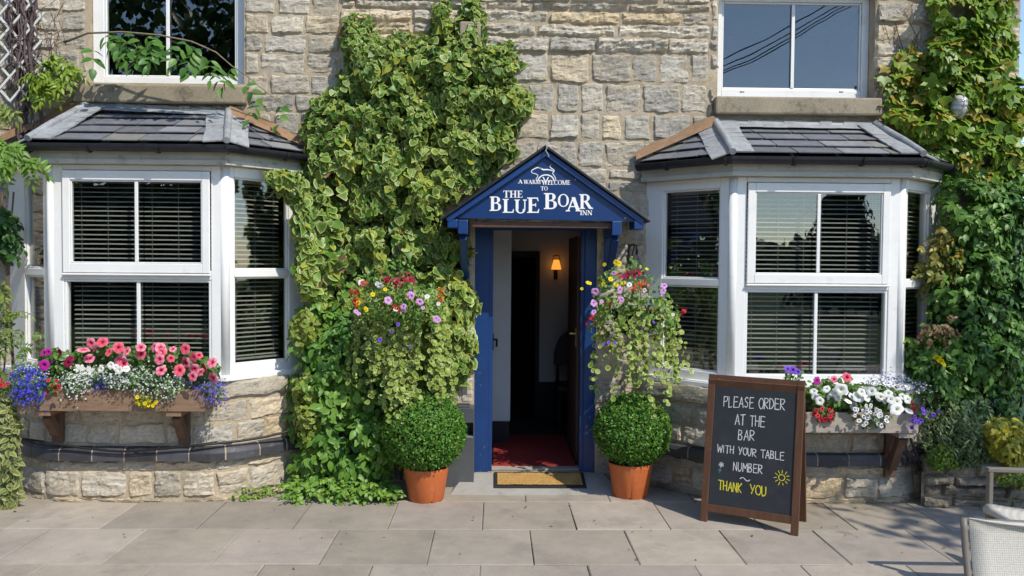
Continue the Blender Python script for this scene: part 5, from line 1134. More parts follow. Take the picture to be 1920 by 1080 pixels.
# ------------------------------------------------------------------ hanging baskets
def basket(cx, cy, ytop, rx, ybot, Yc, nst, label, flow, pl_label, dens):
    c = at(cx, cy, Yc); R = rx/1538*(Yc+6.3)
    b = thing('hanging_basket', label, 'hanging basket', tuple(c), 'hanging baskets by the door')
    mb = MB(); 
    for k in range(7):
        t = k/6; r = R*.62*math.sqrt(max(.02, 1-(t*.98)**2)); z = c[2]-.02-.20*t
        mb.tube([(c[0]+r*math.cos(a), c[1]+r*math.sin(a), z) for a in np.linspace(0, 2*math.pi, 25)], .003, 5)
    for k in range(12):
        a = k*math.pi/6; mb.tube([(c[0]+R*.62*math.sqrt(max(.02, 1-(t*.98)**2))*math.cos(a), c[1]+R*.62*math.sqrt(max(.02, 1-(t*.98)**2))*math.sin(a), c[2]-.02-.20*t) for t in np.linspace(0, 1, 7)], .003, 5)
    mb.build('wire_bowl', 'iron', b)
    mb = MB(); mb.lathe([(R*.6, -.02), (R*.57, -.08), (R*.47, -.14), (R*.30, -.19), (.005, -.212)], c, 20); mb.lathe([(.005, -.018), (R*.6, -.02)], c, 20); mb.build('moss_liner', 'soil', b)
    zt = at(cx, ytop, -.05)[2]; mb = MB(); mb.tube([(c[0], -.02, zt-.16), (c[0], -.02, zt+.05)], .009); mb.tube([(c[0], -.02, zt+.03), (c[0], Yc*.5, zt+.045), (c[0], Yc-.02, zt+.03)], .008); mb.tube([(c[0], -.025, zt-.14), (c[0], Yc*.35, zt-.06), (c[0], Yc*.75, zt+.03)], .006)
    th = np.linspace(0, 5*math.pi, 36); mb.tube([(c[0], Yc-.02-.032*(1-t/18)*math.sin(t), zt+.03-.032+.032*(1-t/18)*math.cos(t)) for t in th], .006, 6)
    mb.build('bracket', 'iron', b)
    mb = MB()
    for a in (.6, 2.7, 4.8): mb.tube([(c[0], c[1], zt-.01), (c[0]+R*.6*math.cos(a), c[1]+R*.6*math.sin(a), c[2]-.02)], .0025, 5)
    mb.build('chain', 'iron', b)
    # trailing variegated ground ivy
    p = thing('trailing_plant', pl_label, 'trailing plant', tuple(c)); mb = MB(); st = MB(); sc = 1/1538*(Yc+6.3)
    for k in range(nst):
        a = RNG.uniform(0, 2*math.pi); a = a if math.sin(a) < .75 else -a
        s0 = c+np.array((R*.72*math.cos(a), R*.60*math.sin(a), .0)); x_ = math.cos(a)
        ln = (ybot-cy)*sc*RNG.uniform(.3, 1.0)*(1-.18*abs(x_)); nn = max(6, int(ln/.026)); sw = RNG.normal(0, .085, 2); P, N = [], []; path = []
        for j in range(nn):
            t = j/nn; q = s0+np.array((x_*.07*min(1, t*6)+sw[0]*t+.012*math.sin(j*1.1+k), math.sin(a)*.05*min(1, t*6)+sw[1]*t*.5, .05*math.exp(-t*12)-ln*t)); path.append(q)
            for s_ in (0, 1): P.append(q+RNG.normal(0, .012, 3)); N.append(nrm(np.array((x_*.3+RNG.normal(0, .45), -1+RNG.normal(0, .3), .45+RNG.normal(0, .35)))))
        P = np.array(P); keep = RNG.random(len(P)) < dens; P = P[keep]; N = np.array(N)[keep]; n = len(P)
        cin = mixcol((.11, .20, .025), (.22, .32, .04), RNG.random(n)); cout = mixcol((.34, .42, .09), (.54, .58, .19), RNG.random(n))
        leaves(mb, P, N, nrm(DOWN+rnd(n, .7)), .035*RNG.uniform(.45, 1.25, n), ROUND, cin, cout); st.tube(path, .0018, 4, 0, (.16, .13, .06))
    mb.build('foliage', 'leaf', p, smooth=True); st.build('stem', 'stem', p)
    # bedding plants on top
    return c, R
c, R = basket(750, 560, 470, 84, 808, -.38, 58, 'wire hanging basket in front of the ivy, its bowl buried in trailing leaves', None, 'cream-edged trailing ground ivy hanging thickly from the basket before the big ivy', .85)
def bedding(poly, n, Y0, tmax, label, flow, loc):
    o = thing('bedding_plant', label, 'bedding plant', loc)
    greens('foliage', o, poly, n, Y0, tmax, .034, OVAL, (.07, .16, .025), (.16, .28, .05), 8, ramp=30, scale=26)
    for kind, sz, pts, Y in flow:
        if isinstance(kind, str): blooms(o, pts, kind, sz, Y)
        else:
            mb = MB(); P = np.vstack([atn(np.array([p[0]])+RNG.normal(0, p[2]*.45, k_), np.array([p[1]])+RNG.normal(0, p[3]*.45, k_), Y+RNG.uniform(-.06, .05, k_)) for p in pts for k_ in [int(p[4])]]); n_ = len(P)
            cc = np.array(kind)[RNG.integers(0, len(kind), n_)]; leaves(mb, P, nrm(np.array((0, -1, .4))[None]+rnd(n_, .6)), nrm(DOWN+rnd(n_, .7)), sz*RNG.uniform(.7, 1.2, n_), OVAL, cc*.85, cc); q = mb.build('blossom', 'petal', o, smooth=True); q['kind'] = 'stuff'
RED = [(.50, .02, .03), (.40, .012, .035), (.60, .05, .02)]; ORG = [(.62, .10, .02), (.58, .05, .02), (.66, .2, .05)]; CRIM = [(.36, .01, .05), (.45, .02, .09), (.28, .01, .03)]
bedding([(655, 560), (668, 520), (700, 500), (730, 480), (770, 490), (790, 520), (820, 530), (838, 560), (830, 610), (800, 620), (760, 610), (720, 605), (680, 600), (660, 590)], 720, -.62, .22, 'mixed red, lilac and white bedding flowers crowning the basket before the ivy',
        [(CRIM, .026, [(745, 525, 26, 12, 46), (770, 520, 14, 12, 18), (722, 522, 10, 8, 12)], -.84), (ORG, .024, [(825, 548, 6, 20, 22), (666, 555, 7, 18, 26), (672, 565, 9, 9, 10)], -.80), (RED, .024, [(682, 530, 12, 10, 14), (745, 575, 12, 5, 14), (662, 545, 5, 10, 10)], -.86),
         ('white', .045, [(706, 532), (712, 536), (742, 580), (678, 530), (801, 556), (822, 570, .8)], -.87), ('lilac', .050, [(771, 555), (786, 566), (787, 566), (756, 575), (757, 582), (770, 553), (818, 598), (821, 600), (728, 563), (672, 587), (668, 584), (793, 577, .8)], -.87), ('yellow', .032, [(699, 552), (706, 551), (685, 578), (686, 581), (722, 542), (672, 568)], -.86), ('purple', .03, [(712, 637), (734, 622), (768, 650), (746, 608), (770, 545)], -.86)], tuple(at(745, 550, -.6)))
c2, R2 = basket(1192, 575, 470, 76, 795, -.34, 36, 'wire hanging basket on a scrolled iron bracket between door and bay', None, 'cream-edged trailing ground ivy dangling from the basket beside the door', .62)
bedding([(1110, 540), (1125, 510), (1160, 495), (1190, 480), (1215, 500), (1240, 535), (1265, 560), (1280, 585), (1262, 640), (1225, 625), (1180, 620), (1130, 610), (1108, 580)], 620, -.42, .22, 'yellow, crimson and lilac bedding flowers crowning the basket beside the door',
        [(CRIM, .026, [(1175, 515, 18, 9, 34), (1195, 508, 12, 7, 16)], -.64), (ORG, .026, [(1202, 530, 14, 12, 26), (1185, 540, 10, 7, 10), (1145, 568, 8, 5, 5), (1219, 577, 6, 4, 5)], -.64), (RED, .03, [(1280, 582, 6, 9, 8), (1106, 595, 6, 9, 8)], -.55), ('yellow', .040, [(1133, 496), (1155, 492), (1160, 494), (1104, 530), (1145, 523), (1155, 534), (1168, 530), (1131, 533), (1091, 541, .7), (1213, 504, .7)], -.66), ('lilac', .056, [(1163, 544), (1165, 562), (1164, 560), (1116, 547), (1114, 568), (1113, 585), (1243, 545), (1245, 535), (1242, 548), (1150, 512, .8), (1128, 565, .7)], -.66), ('white', .038, [(1180, 534), (1208, 545), (1262, 590, .7)], -.64), ('purple', .028, [(1134, 645), (1141, 642), (1118, 648), (1153, 643), (1206, 618), (1226, 604)], -.6)], tuple(at(1190, 545, -.45)))

# ------------------------------------------------------------------ clipped box balls
def boxball(cx, cy, cz, rx, rz, label):
    o = thing('box_ball', label, 'topiary', (cx, cy, cz-rz), 'clipped box balls in pots'); mb = MB(); n = 15000
    v = nrm(RNG.normal(0, 1, (n, 3))); v = v[v[:, 1] < .75]; n = len(v)
    lump = 1+.035*np.array([mn.noise((p[0]*3, p[1]*3, p[2]*3+cx)) for p in v])+.02*np.array([mn.noise((p[0]*9, p[1]*9, p[2]*9+cx)) for p in v])
    r = lump*RNG.uniform(.86, 1.0, n); r = np.where(RNG.random(n) < .07, r*RNG.uniform(1.0, 1.07, n), r)
    P = np.array((cx, cy, cz))+v*r[:, None]*np.array((rx, rx, rz)); keep = P[:, 2] > cz-rz*.88; P, v, r = P[keep], v[keep], r[keep]; n = len(P)
    c = mixcol((.026, .075, .012), (.080, .165, .024), RNG.random(n)); h = np.array([mn.noise((p[0]*6, p[1]*6, p[2]*6)) for p in v]); c = c*np.array((1.0, 1.08, .9))*(1.7+.45*h)[:, None]
    yn = RNG.random(n) < .06; c[yn] = (.17, .24, .03); bn = RNG.random(n) < .012; c[bn] = (.20, .13, .05)
    leaves(mb, P, nrm(v+rnd(n, .75)), nrm(v*1.0+rnd(n, .8)+np.array((0, 0, .3))), .022*RNG.uniform(.7, 1.25, n), TINY, c*.9, c*1.1)
    mb.build('foliage', 'leaf', o, smooth=False)
    mb = MB(); N_ = 20; prof = [(max(.002, .80*rx*math.cos(t)), .80*rz*math.sin(t)) for t in np.linspace(-1.35, 1.57, 14)]; mb.lathe(prof, (cx, cy, cz), 20, 0, (.012, .022, .006)); mb.build('twig_core', 'stem', o, smooth=True)
    mb = MB(); mb.tube([(cx, cy, cz-rz-.05), (cx, cy, cz-rz*.5)], .016, 8, 0, (.10, .07, .045)); mb.build('stem', 'stem', o)
bz = at(793, 810, PL[1])[2]; boxball(PL[0]-.02, PL[1], bz, .300, .275, 'round clipped box ball in full sun beside the grey litter bin')
bz = at(1187, 806, PRt[1])[2]; boxball(PRt[0]+.01, PRt[1], bz, .276, .262, 'round clipped box ball, half shaded, below the basket by the chalkboard')

# ------------------------------------------------------------------ planting at the garden end
def creeper():
    o = thing('creeper_plant', 'yellow-green lobed creeper climbing the sunny end of the stone wall', 'creeper', (3.6, -.1, 0))
    mb = MB()
    def put(P, N, q, nz, px, py, sz, yel):
        n = len(P); ns = nrm(N+rnd(n, .45)+np.array((.1, -.1, .45))); t = RNG.random(n)
        c = mixcol((.055, .145, .018), (.19, .29, .028), np.clip(t*.7+yel*.5+.5*(vnoise(px/45, py/45, 5)-.5), 0, 1)); b = RNG.random(n) < .10*yel*2; c[b] = np.array((.30, .24, .035))
        leaves(mb, P, ns, nrm(DOWN+rnd(n, .5)), sz*RNG.uniform(.5, 1.2, n), LOBED, c*.9, c*1.25, RNG.uniform(.5, 1.6, n))
    main = [(1748, -20), (1900, -20), (1896, 40), (1906, 90), (1900, 130), (1925, 165), (1935, 440), (1880, 400), (1820, 350), (1790, 330), (1762, 318), (1740, 300), (1718, 262), (1690, 240), (1664, 222), (1668, 205), (1700, 196), (1728, 160), (1750, 130), (1742, 90), (1762, 60), (1746, 25)]
    put(*shell(main, 3000, -.01, .02, .26, 45, 45, 13, gaps=.28, inner=.3), .088, .75)
    for k in range(26):                                    # loose runners on the bare stone
        x, y = random.uniform(1668, 1752), random.uniform(95, 210); n = random.randint(4, 10)
        px = x+RNG.normal(0, 12, n); py = y+RNG.normal(0, 10, n); P = atn(px, py, -.04-.03*RNG.random(n)); put(P, np.tile((0, -1, .2), (n, 1)), 0, 0, px, py, .075, 1.0)
    mb.build('foliage', 'leaf', o, smooth=True)
    mb = MB()
    for k in range(14):
        x = random.uniform(1670, 1860); y0 = random.uniform(180, 330); p = [at(x+(random.uniform(-25, 25))*t+12*math.sin(5*t+k), y0-random.uniform(.6, 1)*260*t, -.03) for t in np.linspace(0, 1, 10)]; mb.tube(p, np.linspace(.006, .002, 10), 5, 0, (.13, .085, .055))
    mb.build('stem', 'stem', o)
creeper()
def garden_plants():
    o = thing('climbing_shrub', 'tall dark green leafy climber filling the corner beside the bay behind the chalkboard', 'climber', (3.9, -.4, 0))
    compound_mass([(1772, 345), (1800, 322), (1860, 330), (1930, 360), (1930, 880), (1860, 830), (1800, 800), (1762, 770), (1750, 700), (1768, 640), (1756, 560), (1764, 470), (1785, 420)], 1500, -.12, .04, .42, 4, .10, .062, OVAL, (.030, .090, .018), (.11, .22, .032), 41, 'foliage', o, 50, 45, gaps=.22, inner=.35)
    mb = MB()
    for k in range(9):
        x = random.uniform(1790, 1915); p = [at(x+14*math.sin(4*t+k)+random.uniform(-4, 4), 850-420*t, -.16-.1*math.sin(3*t)) for t in np.linspace(0, 1, 10)]; mb.tube(p, np.linspace(.012, .004, 10), 6, 0, (.085, .06, .04))
    mb.build('stem', 'stem', o, smooth=True)
    r = thing('rose_bush', 'leggy rose bush with two yellow blooms and reddish new leaves beside the bay', 'rose bush', (3.4, -.4, 0))
    compound_mass([(1706, 640), (1740, 600), (1790, 595), (1812, 640), (1806, 720), (1770, 760), (1730, 720), (1712, 690)], 130, -.34, .02, .22, 5, .10, .050, OVAL, (.055, .14, .02), (.14, .24, .04), 51, 'foliage', r, 30, 25)
    compound_mass([(1732, 470), (1760, 430), (1800, 420), (1822, 470), (1790, 520), (1745, 540), (1730, 505)], 75, -.30, .02, .16, 5, .09, .045, OVAL, (.06, .11, .02), (.30, .24, .04), 52, 'upper_foliage', r, 30, 25)
    compound_mass([(1728, 625), (1760, 598), (1795, 600), (1790, 630), (1750, 640)], 18, -.50, .02, .10, 5, .07, .032, OVAL, (.17, .085, .045), (.22, .16, .07), 53, 'new_leaves', r, 20, 20)
    mb = MB()
    for pts in ([(1800, 860), (1806, 700), (1812, 600), (1815, 520), (1800, 450)], [(1802, 860), (1790, 740), (1760, 690), (1735, 640)], [(1804, 800), (1812, 640), (1830, 540), (1838, 500)], [(1790, 760), (1775, 700), (1778, 650)], [(1812, 600), (1780, 540), (1740, 500)]):
        mb.tube([at(x, y, -.36) for x, y in pts], np.linspace(.014, .005, len(pts)), 7, 0, (.16, .12, .085))
    mb.build('stem', 'stem', r, smooth=True)
    blooms(r, [(1758, 671), (1769, 680), (1765, 677, .8), (1760, 676, .7)], 'yellow', .060, -.60, sp=.5)
    l = thing('lavender_plant', 'grey-green lavender clump of upright spikes behind the low stone bed edge', 'lavender', (3.4, -.6, .25))
    mb = MB(); fl = MB()
    for k in range(520):
        bx, by = RNG.normal(1800, 26), RNG.uniform(845, 890); base = at(bx, by, RNG.uniform(-.72, -.35)); base[2] = .26; h = RNG.uniform(.18, .50); d = nrm(np.array((RNG.normal(0, .28), RNG.normal(-.12, .2), 1))); n = 9
        ts = np.linspace(.15, 1, n); P = base+d[None]*h*ts[:, None]+np.array((0, 0, -.04))*ts[:, None]**2
        an = RNG.uniform(0, 6.28, n); U = nrm(np.column_stack([np.cos(an)*.6, np.sin(an)*.6, np.full(n, .8)]))
        c = mixcol((.10, .17, .055), (.24, .29, .12), RNG.random(n)); leaves(mb, P, nrm(rnd(n, .6)+np.array((0, -.8, .4))), U, .042*RNG.uniform(.7, 1.2, n), LANCE, c)
        if h > .42 and RNG.random() < .5: Q = base+d[None]*(h+.01+.012*np.arange(4))[:, None]; leaves(fl, Q, rnd(4), nrm(np.array((0, 0, 1))+rnd(4, .4)), .014, OVAL, (.20, .18, .22))
    mb.build('foliage', 'leaf', l); q = fl.build('flower_spikes', 'petal', l); q['kind'] = 'stuff'
    y = thing('golden_shrub', 'golden yellow variegated shrub behind the garden chair armrest', 'shrub', (4.1, -.7, .25))
    greens('foliage', y, [(1842, 800), (1870, 780), (1930, 790), (1930, 880), (1890, 880), (1860, 850)], 700, -.62, .30, .050, OVAL, (.26, .28, .03), (.56, .48, .06), 9, ramp=30, scale=24)
    g2 = thing('low_shrub', 'small bright green bushy herb at the corner of the low stone bed edge', 'shrub', (3.2, -.6, .25))
    greens('foliage', g2, [(1738, 850), (1760, 828), (1790, 835), (1795, 875), (1760, 884), (1742, 874)], 420, -.66, .16, .026, OVAL, (.07, .16, .02), (.22, .30, .03), 10)
    g3 = thing('low_shrub', 'yellow-green ground cover plant seen through the garden chair armrest', 'shrub', (4.1, -1.0, .2))
    greens('foliage', g3, [(1868, 892), (1900, 880), (1930, 884), (1930, 912), (1880, 908)], 260, -.80, .14, .034, OVAL, (.10, .18, .02), (.30, .34, .05), 10)
    # low dry-stone edge and its soil
    wb = thing('bed_wall', 'low rough dry-stone edge of the flower bed beside the bay', 'wall', (3.5, -.7, 0))
    path = np.array([(3.02, -.60), (3.45, -.68), (4.0, -.80), (5.2, -1.15)]); f, S = pathmap(path); mb = MB()
    z = 0.0
    for h in (.075, .085, .07, .09):
        s = random.uniform(-.2, 0)
        while s < S-.1:
            w_ = random.uniform(.16, .42); a, b = max(s, 0), min(s+w_, S); s += w_
            if b-a < .07: continue
            set_ = random.uniform(-.035, .02); stone(mb, lambda q, zz, d, o=set_: f(q, zz, d+o), a+.006, b-.006, z+random.uniform(-.006, .006), z+h+random.uniform(-.012, .004), .05, np.array((.30, .255, .19))*random.uniform(.75, 1.15), 1.5)
        z += h
    kk = len(path); mb.add([(*p, -.02) for p in path]+[(*p, z-.03) for p in path], [(i, i+1, kk+i+1, kk+i) for i in range(kk-1)], 1)
    s = 0
    while s < S-.15:                                       # flat cap stones
        w_ = random.uniform(.22, .45); a, b = s, min(s+w_, S); s += w_; c = np.array((.36, .30, .21))*random.uniform(.8, 1.1); nx = 10
        V = [f(a+.006+(b-a-.012)*i/(nx-1), z+(.012 if 0 < i < nx-1 and 0 < j < 5 else -.012)+.016*mn.noise(((a+i*.04)*5, j*.7, 3)), .045-.05*j+.012*mn.noise((a+i*.3, j, 8))) for j in range(6) for i in range(nx)]
        mb.add(V, [(j*nx+i+1, j*nx+i, (j+1)*nx+i, (j+1)*nx+i+1) for j in range(5) for i in range(nx-1)], 0, c)
    mb.build('stone_courses', ['stone', 'mortar'], wb)
    mb = MB(); n = 30; xs = np.linspace(3.0, 5.6, n); V = []
    for j in range(12):
        for x in xs:
            yf = np.interp(x, path[:, 0], path[:, 1])+.10; y_ = yf+(0.0-yf)*j/11; V.append((x, y_, .265+.03*mn.noise((x*5, y_*5, 1))))
    mb.add(V, [(j*n+i, j*n+i+1, (j+1)*n+i+1, (j+1)*n+i) for j in range(11) for i in range(n-1)]); tag(mb.build('soil_bed', 'soil', smooth=True), kind='structure')
garden_plants()

def left_end():
    t = thing('trellis', 'white diagonal wooden trellis fixed to the stone wall beside the upper window', 'trellis', (-3.7, -.05, 3.2))
    mb = MB(); yy = -.115
    a0 = at(-20, 190, yy); a1 = at(86, -30, yy)
    for k in range(-8, 14):
        for sg in (1, -1):
            x0 = a0[0]+k*.155; p, q = (x0, a0[2]), (x0+sg*1.2, a0[2]+1.2*1.15)
            pts = []
            for s_ in np.linspace(0, 1, 60):
                x = p[0]+(q[0]-p[0])*s_; z = p[1]+(q[1]-p[1])*s_
                if a0[0] <= x <= a1[0] and a0[2] <= z <= a1[2]+.4: pts.append((x, z))
            if len(pts) > 3: mb.bar((pts[0][0], yy-.008*(sg > 0), pts[0][1]), (pts[-1][0], yy-.008*(sg > 0), pts[-1][1]), .016, .007)
    mb.build('lattice', 'trellis', t)
    v = thing('wisteria_vine', 'woody wisteria vine on the trellis with a leafy branch arching over the upper window', 'vine', (-3.6, -.15, 0))
    mb = MB()
    for k in range(26):
        x = random.gauss(42, 15); p = [at(x+random.gauss(0, 3)+9*math.sin(6*s_+k)+(1-s_)*10*math.sin(k), 300-330*s_, -.07-.07*math.sin(2*s_+k*.7)) for s_ in np.linspace(0 if k < 8 else .40, 1, 16)]
        mb.tube(p, random.uniform(.004, .014 if k < 8 else .007), 6, 0, np.array((.105, .075, .075))*random.uniform(.7, 1.4))
    for k in range(46):
        x, y = random.uniform(0, 110), random.uniform(0, 175); an = random.uniform(0, 6.28); p = [at(x+math.cos(an)*40*s_, y+math.sin(an)*40*s_+10*s_*s_, -.08-.10*random.random()) for s_ in np.linspace(0, 1, 6)]; mb.tube(p, .0028, 5, 0, (.16, .11, .09))
    mb.build('stem', 'stem', v, smooth=True)
    mb = MB(); pts = [(120, 80), (165, 62), (230, 60), (300, 66), (360, 78), (405, 98), (435, 124), (460, 140), (490, 165), (522, 190), (545, 202)]; Yb = [-.12, -.22, -.30, -.34, -.34, -.30, -.26, -.22, -.18, -.14, -.12]
    br_ = np.array([at(x, y, Y_) for (x, y), Y_ in zip(pts, Yb)]); mb.tube(br_, np.linspace(.008, .003, len(pts)), 6, 0, (.20, .17, .10)); mb.build('branch', 'stem', v, smooth=True)
    mb = MB()
    for px, py, n in ((205, 78, 5), (175, 90, 3), (250, 92, 5), (290, 80, 5), (320, 95, 3), (372, 92, 5), (395, 112, 4), (440, 128, 4), (452, 160, 3), (405, 128, 4), (490, 190, 4), (530, 196, 3), (225, 65, 3), (268, 72, 4), (190, 70, 4), (215, 95, 5), (272, 95, 5), (305, 90, 4), (335, 88, 4), (385, 108, 5), (360, 80, 3), (240, 76, 4)):
        i = np.argmin([(x-px)**2+(y-py)**2 for x, y in pts]); base = at(px, py-8, np.interp(px, [p[0] for p in pts], Yb)-.02)
        compound(mb, base, nrm(np.array((RNG.normal(.15, .55), -.25, -.65))), n, .16, .095, LANCE if n == 4 else OVAL, (.045, .13, .022), (.12, .24, .035), nrm(np.array((RNG.normal(0, .3), -.8, .6))), .25)
    mb.build('branch_leaves', 'leaf', v, smooth=True)
    compound_mass([(62, 150), (85, 122), (112, 112), (138, 108), (135, 135), (115, 158), (85, 172), (66, 168)], 62, -.10, .03, .18, 6, .11, .058, LANCE, (.06, .14, .02), (.22, .31, .03), 61, 'foliage', v, 30, 25)
    compound_mass([(-20, 258), (10, 264), (35, 288), (72, 300), (76, 312), (50, 312), (15, 300), (-20, 315)], 34, -.60, .03, .14, 6, .13, .066, LANCE, (.055, .14, .02), (.16, .27, .035), 62, 'gutter_foliage', v, 30, 25)
    compound_mass([(-25, 175), (0, 180), (8, 205), (-8, 228), (-25, 235)], 18, -.16, .03, .22, 5, .14, .065, LANCE, (.05, .12, .02), (.2, .27, .03), 63, 'side_foliage', v, 30, 25)
    s = thing('evergreen_climber', 'dark green leafy climber crowding the wall beside the trellis end of the bay', 'climber', (-3.8, -.4, 0))
    compound_mass([(-25, 385), (0, 388), (18, 410), (26, 440), (18, 465), (0, 478), (-25, 480)], 70, -.30, .03, .16, 5, .10, .062, OVAL, (.02, .065, .014), (.075, .16, .025), 71, 'foliage', s, 30, 25)
    compound_mass([(-25, 500), (8, 520), (20, 570), (60, 620), (72, 650), (45, 690), (10, 720), (-25, 735)], 62, -.40, .03, .16, 6, .12, .050, LANCE, (.06, .13, .02), (.21, .24, .05), 72, 'lower_foliage', s, 30, 25, gaps=.3)
    mb = MB()
    for k in range(4): x = 2+9*k; mb.tube([at(x+12*math.sin(3*q+k), 760-400*q, -.36) for q in np.linspace(0, 1, 9)], .006, 6, 0, (.12, .09, .06))
    mb.build('stem', 'stem', s)
    p = thing('variegated_plant', 'trailing cream-and-green variegated plant at the foot of the bay beside the blue lobelia', 'plant', (-3.6, -.7, 0))
    greens('foliage', p, [(-14, 735), (22, 745), (36, 790), (34, 850), (42, 905), (30, 950), (-14, 958)], 520, -.66, .14, .058, OVAL, (.07, .13, .03), (.15, .22, .05), 12, cout=(.42, .42, .17))
    mb = MB()
    for k in range(14): x = random.uniform(-10, 36); mb.tube([at(x+5*math.sin(4*q+k), 955-220*q, -.70) for q in np.linspace(0, 1, 7)], .003, 5, 0, (.20, .2, .09))
    mb.build('stem', 'stem', p)
left_end()

def cables():
    # slack black cable along the brick course
    mb = MB(); pts = [(36, 822), (80, 828), (140, 838), (200, 845), (235, 847), (300, 842), (380, 834), (450, 827), (500, 819), (550, 806)]
    def fr(x): return -.64 if x < 400 else -.64+(x-400)/150*.33
    c = np.array([at(x, y, min(-.30, fr(x)) if x > 60 else -.60) for x, y in pts]); t = np.linspace(0, len(pts)-1, 60); i = np.arange(len(pts)); c = np.column_stack([np.interp(t, i, c[:, k]) for k in range(3)])
    k = np.ones(5)/5; c2 = np.column_stack([np.convolve(np.pad(c[:, j], 2, 'edge'), k, 'valid') for j in range(3)]); mb.tube(c2, .0085, 8)
    tag(mb.build('black_cable', 'cable', smooth=True), 'slack black cable looped along the dark brick course under the pink petunia box', 'cable')
    p = thing('water_pipe', 'thin dark pipes running down from the end of the silvery window box', 'pipe', tuple(at(1715, 850, -.60)))
    mb = MB(); mb.tube([at(1706, 818, -.66), at(1712, 835, -.65), at(1721, 860, -.64), at(1728, 882, -.62)], .010, 8); mb.build('straight_pipe', 'iron', p, smooth=True)
    mb = MB(); mb.tube([at(1702, 818, -.64), at(1698, 830, -.63), at(1700, 845, -.63), at(1712, 862, -.63), at(1724, 880, -.62)], .006, 8); mb.build('bent_pipe', 'iron', p, smooth=True)
    b = at(1797, 200, -.22); o = thing('bulkhead_light', 'oval ribbed glass bulkhead light poking out of the yellow-green creeper', 'lamp', tuple(b)); q = lambda x, y, z, a=math.radians(8): (b[0]+x*math.cos(a)+z*math.sin(a), b[1]+y, b[2]+z*math.cos(a)-x*math.sin(a))
    def dome(mb, rx, rz, dep, y0, n=24, m=8):
        V = []; 
        for j in range(m+1):
            t = j/m*math.pi/2
            for k_ in range(n): a = 2*math.pi*k_/n; e = .7; V.append(q(rx*math.cos(t)*np.sign(math.cos(a))*abs(math.cos(a))**e, y0-dep*math.sin(t), rz*math.cos(t)*np.sign(math.sin(a))*abs(math.sin(a))**e))
        mb.add(V, [(j*n+k_, j*n+(k_+1) % n, (j+1)*n+(k_+1) % n, (j+1)*n+k_) for j in range(m) for k_ in range(n)])
    mb = MB(); dome(mb, .056, .088, .075, 0); mb.build('glass_cover', 'lampglass', o, smooth=True)
    mb = MB(); dome(mb, .062, .094, .018, .001); mb.build('base_plate', 'bin', o, smooth=True)
    mb = MB()
    for zz in (-.035, .0, .035): mb.tube([q(.060*math.cos(a), -.080*math.sin(a), zz) for a in np.linspace(.1, math.pi-.1, 12)], .0028, 6)
    mb.tube([q(0, -.082*math.sin(a), .092*math.cos(a)) for a in np.linspace(.1, math.pi-.1, 14)], .0028, 6); mb.build('wire_guard', 'steel', o)
cables()

# ------------------------------------------------------------------ garden chairs
def garden_chair(loc, yaw, label):
    o = thing('garden_chair', label, 'chair', tuple(loc), 'garden chairs on the terrace'); o.rotation_euler = (0, 0, yaw); W = .285
    def sheet(prof, name):
        mb = MB(); n, m = len(prof), 11; V = []
        for y, z, ny, nz in prof:
            for k in range(m): u = -1+2*k/(m-1); s_ = .022*(1-u*u); V.append((u*W, y-ny*s_, z-nz*s_))
        V2 = [(v[0], v[1]+prof[i//m][2]*-.006, v[2]+prof[i//m][3]*-.006) for i, v in enumerate(V)]; k = n*m
        F = [(j*m+i, j*m+i+1, (j+1)*m+i+1, (j+1)*m+i) for j in range(n-1) for i in range(m-1)]; F2 = [tuple(k+q for q in reversed(f)) for f in F]
        F3 = [(j*m, (j+1)*m, k+(j+1)*m, k+j*m) for j in range(n-1)]+[(j*m+m-1, k+j*m+m-1, k+(j+1)*m+m-1, (j+1)*m+m-1) for j in range(n-1)]
        F4 = [(i+1, i, k+i, k+i+1) for i in range(m-1)]+[((n-1)*m+i, (n-1)*m+i+1, k+(n-1)*m+i+1, k+(n-1)*m+i) for i in range(m-1)]
        mb.add(V+V2, F+F2+F3+F4); mb.build(name, 'sling', o, smooth=True, local=True)
    t = np.linspace(0, 1, 14); bp = [(-.20-.20*a-.05*math.sin(a*2.6), .41+.50*a, .93, .36) for a in t]+[(-.425, .915, 0, 1)]
    sheet(bp, 'backrest')
    sp = [(.27, .395, 1, 0), (.275, .42, .8, .6), (.26, .44, .3, .95)]+[(.24-.44*a, .443-.03*a-.015*math.sin(math.pi*a), 0, 1) for a in np.linspace(0, 1, 9)]; sp = [(a, b_+.036, c_, d_) for a, b_, c_, d_ in sp]; sheet(sp, 'seat')
    for s in (-1, 1):
        x = s*(W+.012); P = lambda y, z: (x, y, z)
        mb = MB(); mb.tube([(x, y-.012, z) for y, z, _, _ in bp[:-1]], .011, 8); mb.build('back_frame', 'chairframe', o, smooth=True, local=True)
        mb = MB(); mb.bar(P(.235, 0), P(.235, .640), .034, .022, (0, -1, 0)); mb.build('leg', 'chairframe', o, bevel=.004, local=True)
        mb = MB(); mb.bar(P(-.30, 0), P(-.235, .42), .030, .022, (0, -1, .1)); mb.build('leg', 'chairframe', o, bevel=.004, local=True)
        mb = MB(); mb.bar(P(.252, .652), P(-.345, .640), .036, .022, (0, 0, 1)); mb.build('armrest', 'chairframe', o, bevel=.004, local=True)
        mb = MB(); mb.bar(P(.217, .40), P(-.22, .392), .022, .03, (0, 0, 1)); mb.build('seat_rail', 'chairframe', o, bevel=.003, local=True)
    mb = MB(); mb.bar((-W, -.452, .896), (W, -.452, .896), .020, .016, (0, 0, 1)); mb.build('top_rail', 'chairframe', o, bevel=.003, local=True)
    return o
tl = at(1806, 970, -3.78); yawA = math.radians(172); R2d = lambda x, y, a: np.array((x*math.cos(a)-y*math.sin(a), x*math.sin(a)+y*math.cos(a)))
